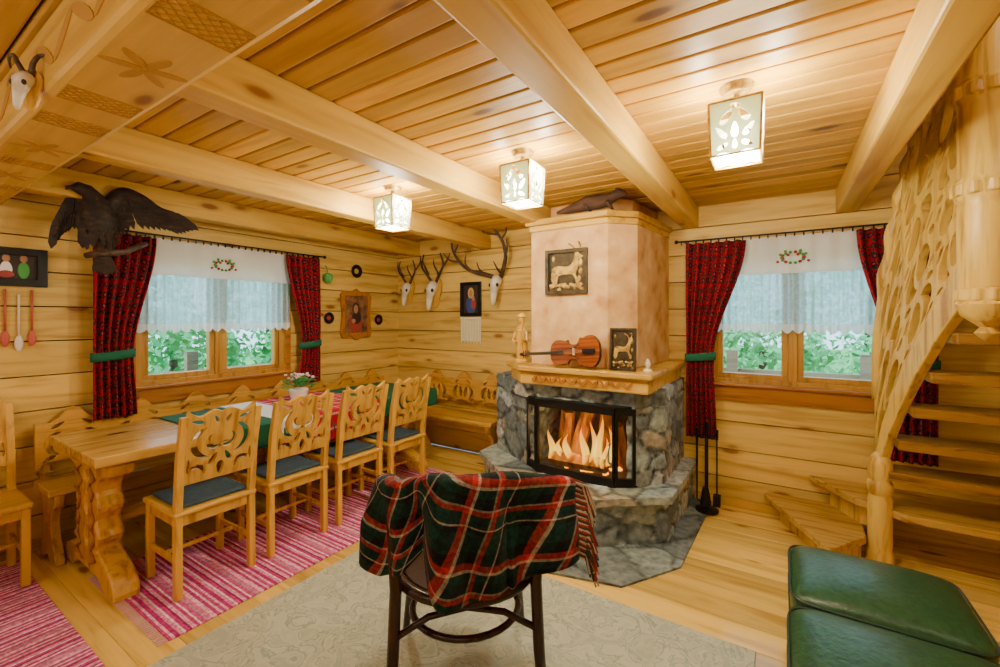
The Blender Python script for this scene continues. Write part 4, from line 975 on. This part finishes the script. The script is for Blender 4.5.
MB().tube([(-.14,.05,-.24),(-.03,.0,-.22),(.1,.05,-.20),(.14,.2,-.14),(.16,.34,-.1)],[.02,.026,.022,.02,.018],8).obj('perch',ANTLER,eg,smooth=True)
# ------------------------------------------------------------------ wall decor
def picture(name,axis,wall,inn,a0,a1,z0,z1,fm,bg,label,shapes,carved=False):
    o=P3(axis,wall,inn,(a0+a1)/2,0,z0); r=thing(name,o,label,'picture',pi/2 if axis=='Y' else 0)
    w=(a1-a0)/2;h=z1-z0; b=.16*w
    out=[(-w,0),(w,0),(w,h),(-w,h)]
    if carved: out=[(-w*.9,0),(-w*.3,0),(0,-.03),(w*.3,0),(w*.9,0),(w,h*.1),(w*.9,h*.5),(w,h*.92),(w*.8,h),(w*.25,h),(0,h+.03),(-w*.25,h),(-w*.8,h),(-w,h*.92),(-w*.9,h*.5),(-w,h*.1)]
    MB().cut([out,[(-w+b*1.6,b*1.6),(w-b*1.6,b*1.6),(w-b*1.6,h-b*1.6),(-w+b*1.6,h-b*1.6)]],.03,TR(0,-.018,0)@MXZ,0,.003).obj('frame',fm,r)
    MB().bb(-w+b*1.5,w-b*1.5,-.012,-.004,b*1.5,h-b*1.5).obj('canvas',bg,r)
    mb=MB(); ms=[]
    for k,(cx,cz,dx,dz,m) in enumerate(shapes):
        ms.append(m); mb.ell((cx*w,-.013-.0006*k,h*cz),(dx*w,.0012+.0004*k,dz*h),16,k)
    mb.obj('motif',ms,r,smooth=True)
    return r
SKIN=mnew('painted_skin',(.40,.20,.10),.6)[0]; BLUE=mnew('painted_blue',(.03,.06,.2),.6)[0]; GLD=mnew('painted_gold',(.6,.38,.08),.5)[0]; DK=mnew('painted_dark',(.03,.015,.012),.6)[0]; RD=mnew('painted_red',(.32,.04,.03),.6)[0]; BROWNC=noisy('painted_brown',[(.35,(.05,.02,.012)),(.65,(.30,.14,.05))],14,.6,0)
picture('framed_picture','Y',XL,1,3.06,3.48,1.28,1.80,W_TRIM,BROWNC,'carved wooden framed portrait painting on dining wall',[(0,.30,.45,.2,RD),(.05,.44,.3,.16,DK),(0,.64,.24,.12,DK),(0,.62,.16,.1,SKIN),(-.15,.36,.13,.05,SKIN)],True)
picture('framed_picture','X',YB,-1,-3.04,-2.76,1.52,1.90,BLACK,DK,'dark framed icon painting between deer trophies',[(0,.34,.5,.28,BLUE),(0,.68,.3,.16,GLD),(0,.67,.17,.11,SKIN),(.25,.36,.25,.16,RD),(.25,.52,.12,.08,SKIN)])
picture('framed_picture','Y',XL,1,.44,.80,1.70,1.94,BLACK,DK,'black framed picture of folk figures above hanging spoons',[(-.45,.42,.15,.22,RD),(0,.42,.15,.22,CERAM),(.42,.42,.15,.22,PLANTG),(-.45,.72,.1,.1,SKIN),(0,.72,.1,.1,SKIN),(.42,.72,.1,.1,SKIN),(0,.3,.2,.1,RD)])
r=thing('prayer_bead_hanging',(-2.9,YB,1.2),'cream fringe of beads hanging below the icon','wall hanging')
mb=MB(); mb.bb(-.14,.14,-.03,-.005,.29,.31)
for i in range(13): mb.tube([(-.13+i*.0217,-.015,.29),(-.13+i*.0217,-.015,.02+.02*(i%2))],.008,6)
mb.obj('strands',mnew('cream_beads',(.85,.78,.52),.6)[0],r,kind='stuff')
for i in range(5):
    y=.50+.058*i
    o=MB().tube([(0,-.012,.36),(0,-.012,.10)],.006,6).ell((0,-.014,.05),(.02,.008,.05),12).obj('hanging_spoon',mnew('painted_spoon',(.8,.72,.6) if i%2 else (.55,.1,.06),.5)[0],None,(0,0,0),smooth=True)
    o.location=(XL,y,1.32-.03*(i%2)); o.rotation_euler=(0,0,pi/2); T(o,'wooden painted spoon hanging on the wall','spoon','spoons hanging below picture')
def plate(y,z,rad,m1,m2,label):
    r=thing('wall_plate',(XL,y,z),label,'wall plate',pi/2,'round wall plates'); RX=Matrix.Rotation(pi/2,3,'X')
    MB().lathe([(rad*.6,.001),(rad*.95,.012),(rad,.018),(rad*.93,.018),(rad*.6,.009),(.001,.008)],n=28,R=RX).obj('rim',m1,r,smooth='a')
    MB().lathe([(rad*.4,.009),(rad*.38,.0125),(.001,.0125)],n=20,R=RX).obj('centre',m2,r,smooth='a')
plate(3.28,2.03,.075,BLACK,GLD,'round black wall plate with gold centre')
plate(2.92,1.50,.062,BLACK,RD,'round black wall plate with red centre')
plate(3.60,1.48,.062,BLACK,RD,'small round dark wall plate by corner')
r=thing('green_wall_ornament',(XL,2.88,1.92),'small green glass ornament hanging on wall','wall ornament',pi/2)
MB().lathe([(.03,0),(.045,.03),(.05,.07),(.04,.09),(.02,.1)],(0,-.055,-.05),16).tube([(0,-.055,.05),(0,-.03,.12),(0,-.003,.13)],.004,6).obj('ornament_body',mnew('green_glass',(.1,.4,.1),.15)[0],r,smooth=True)
# ------------------------------------------------------------------ world & camera
w=bpy.data.worlds.new('W'); bpy.context.scene.world=w; w.use_nodes=True
bg=w.node_tree.nodes['Background']; bg.inputs[0].default_value=(.50,.80,1,1); bg.inputs[1].default_value=3.6
sd=bpy.data.lights.new('sun','SUN'); sd.energy=3; sd.angle=.05; so=bpy.data.objects.new('sun',sd); C.objects.link(so)
so.rotation_euler=(math.radians(35),math.radians(-20),0)
cd=bpy.data.cameras.new('cam'); cd.sensor_width=36; cd.lens=36*436/1000; cd.shift_y=-.0155; cd.clip_start=.02
co=bpy.data.objects.new('cam',cd); C.objects.link(co); co.location=(0,0,1.5); co.rotation_euler=(pi/2,0,TH)
bpy.context.scene.camera=co
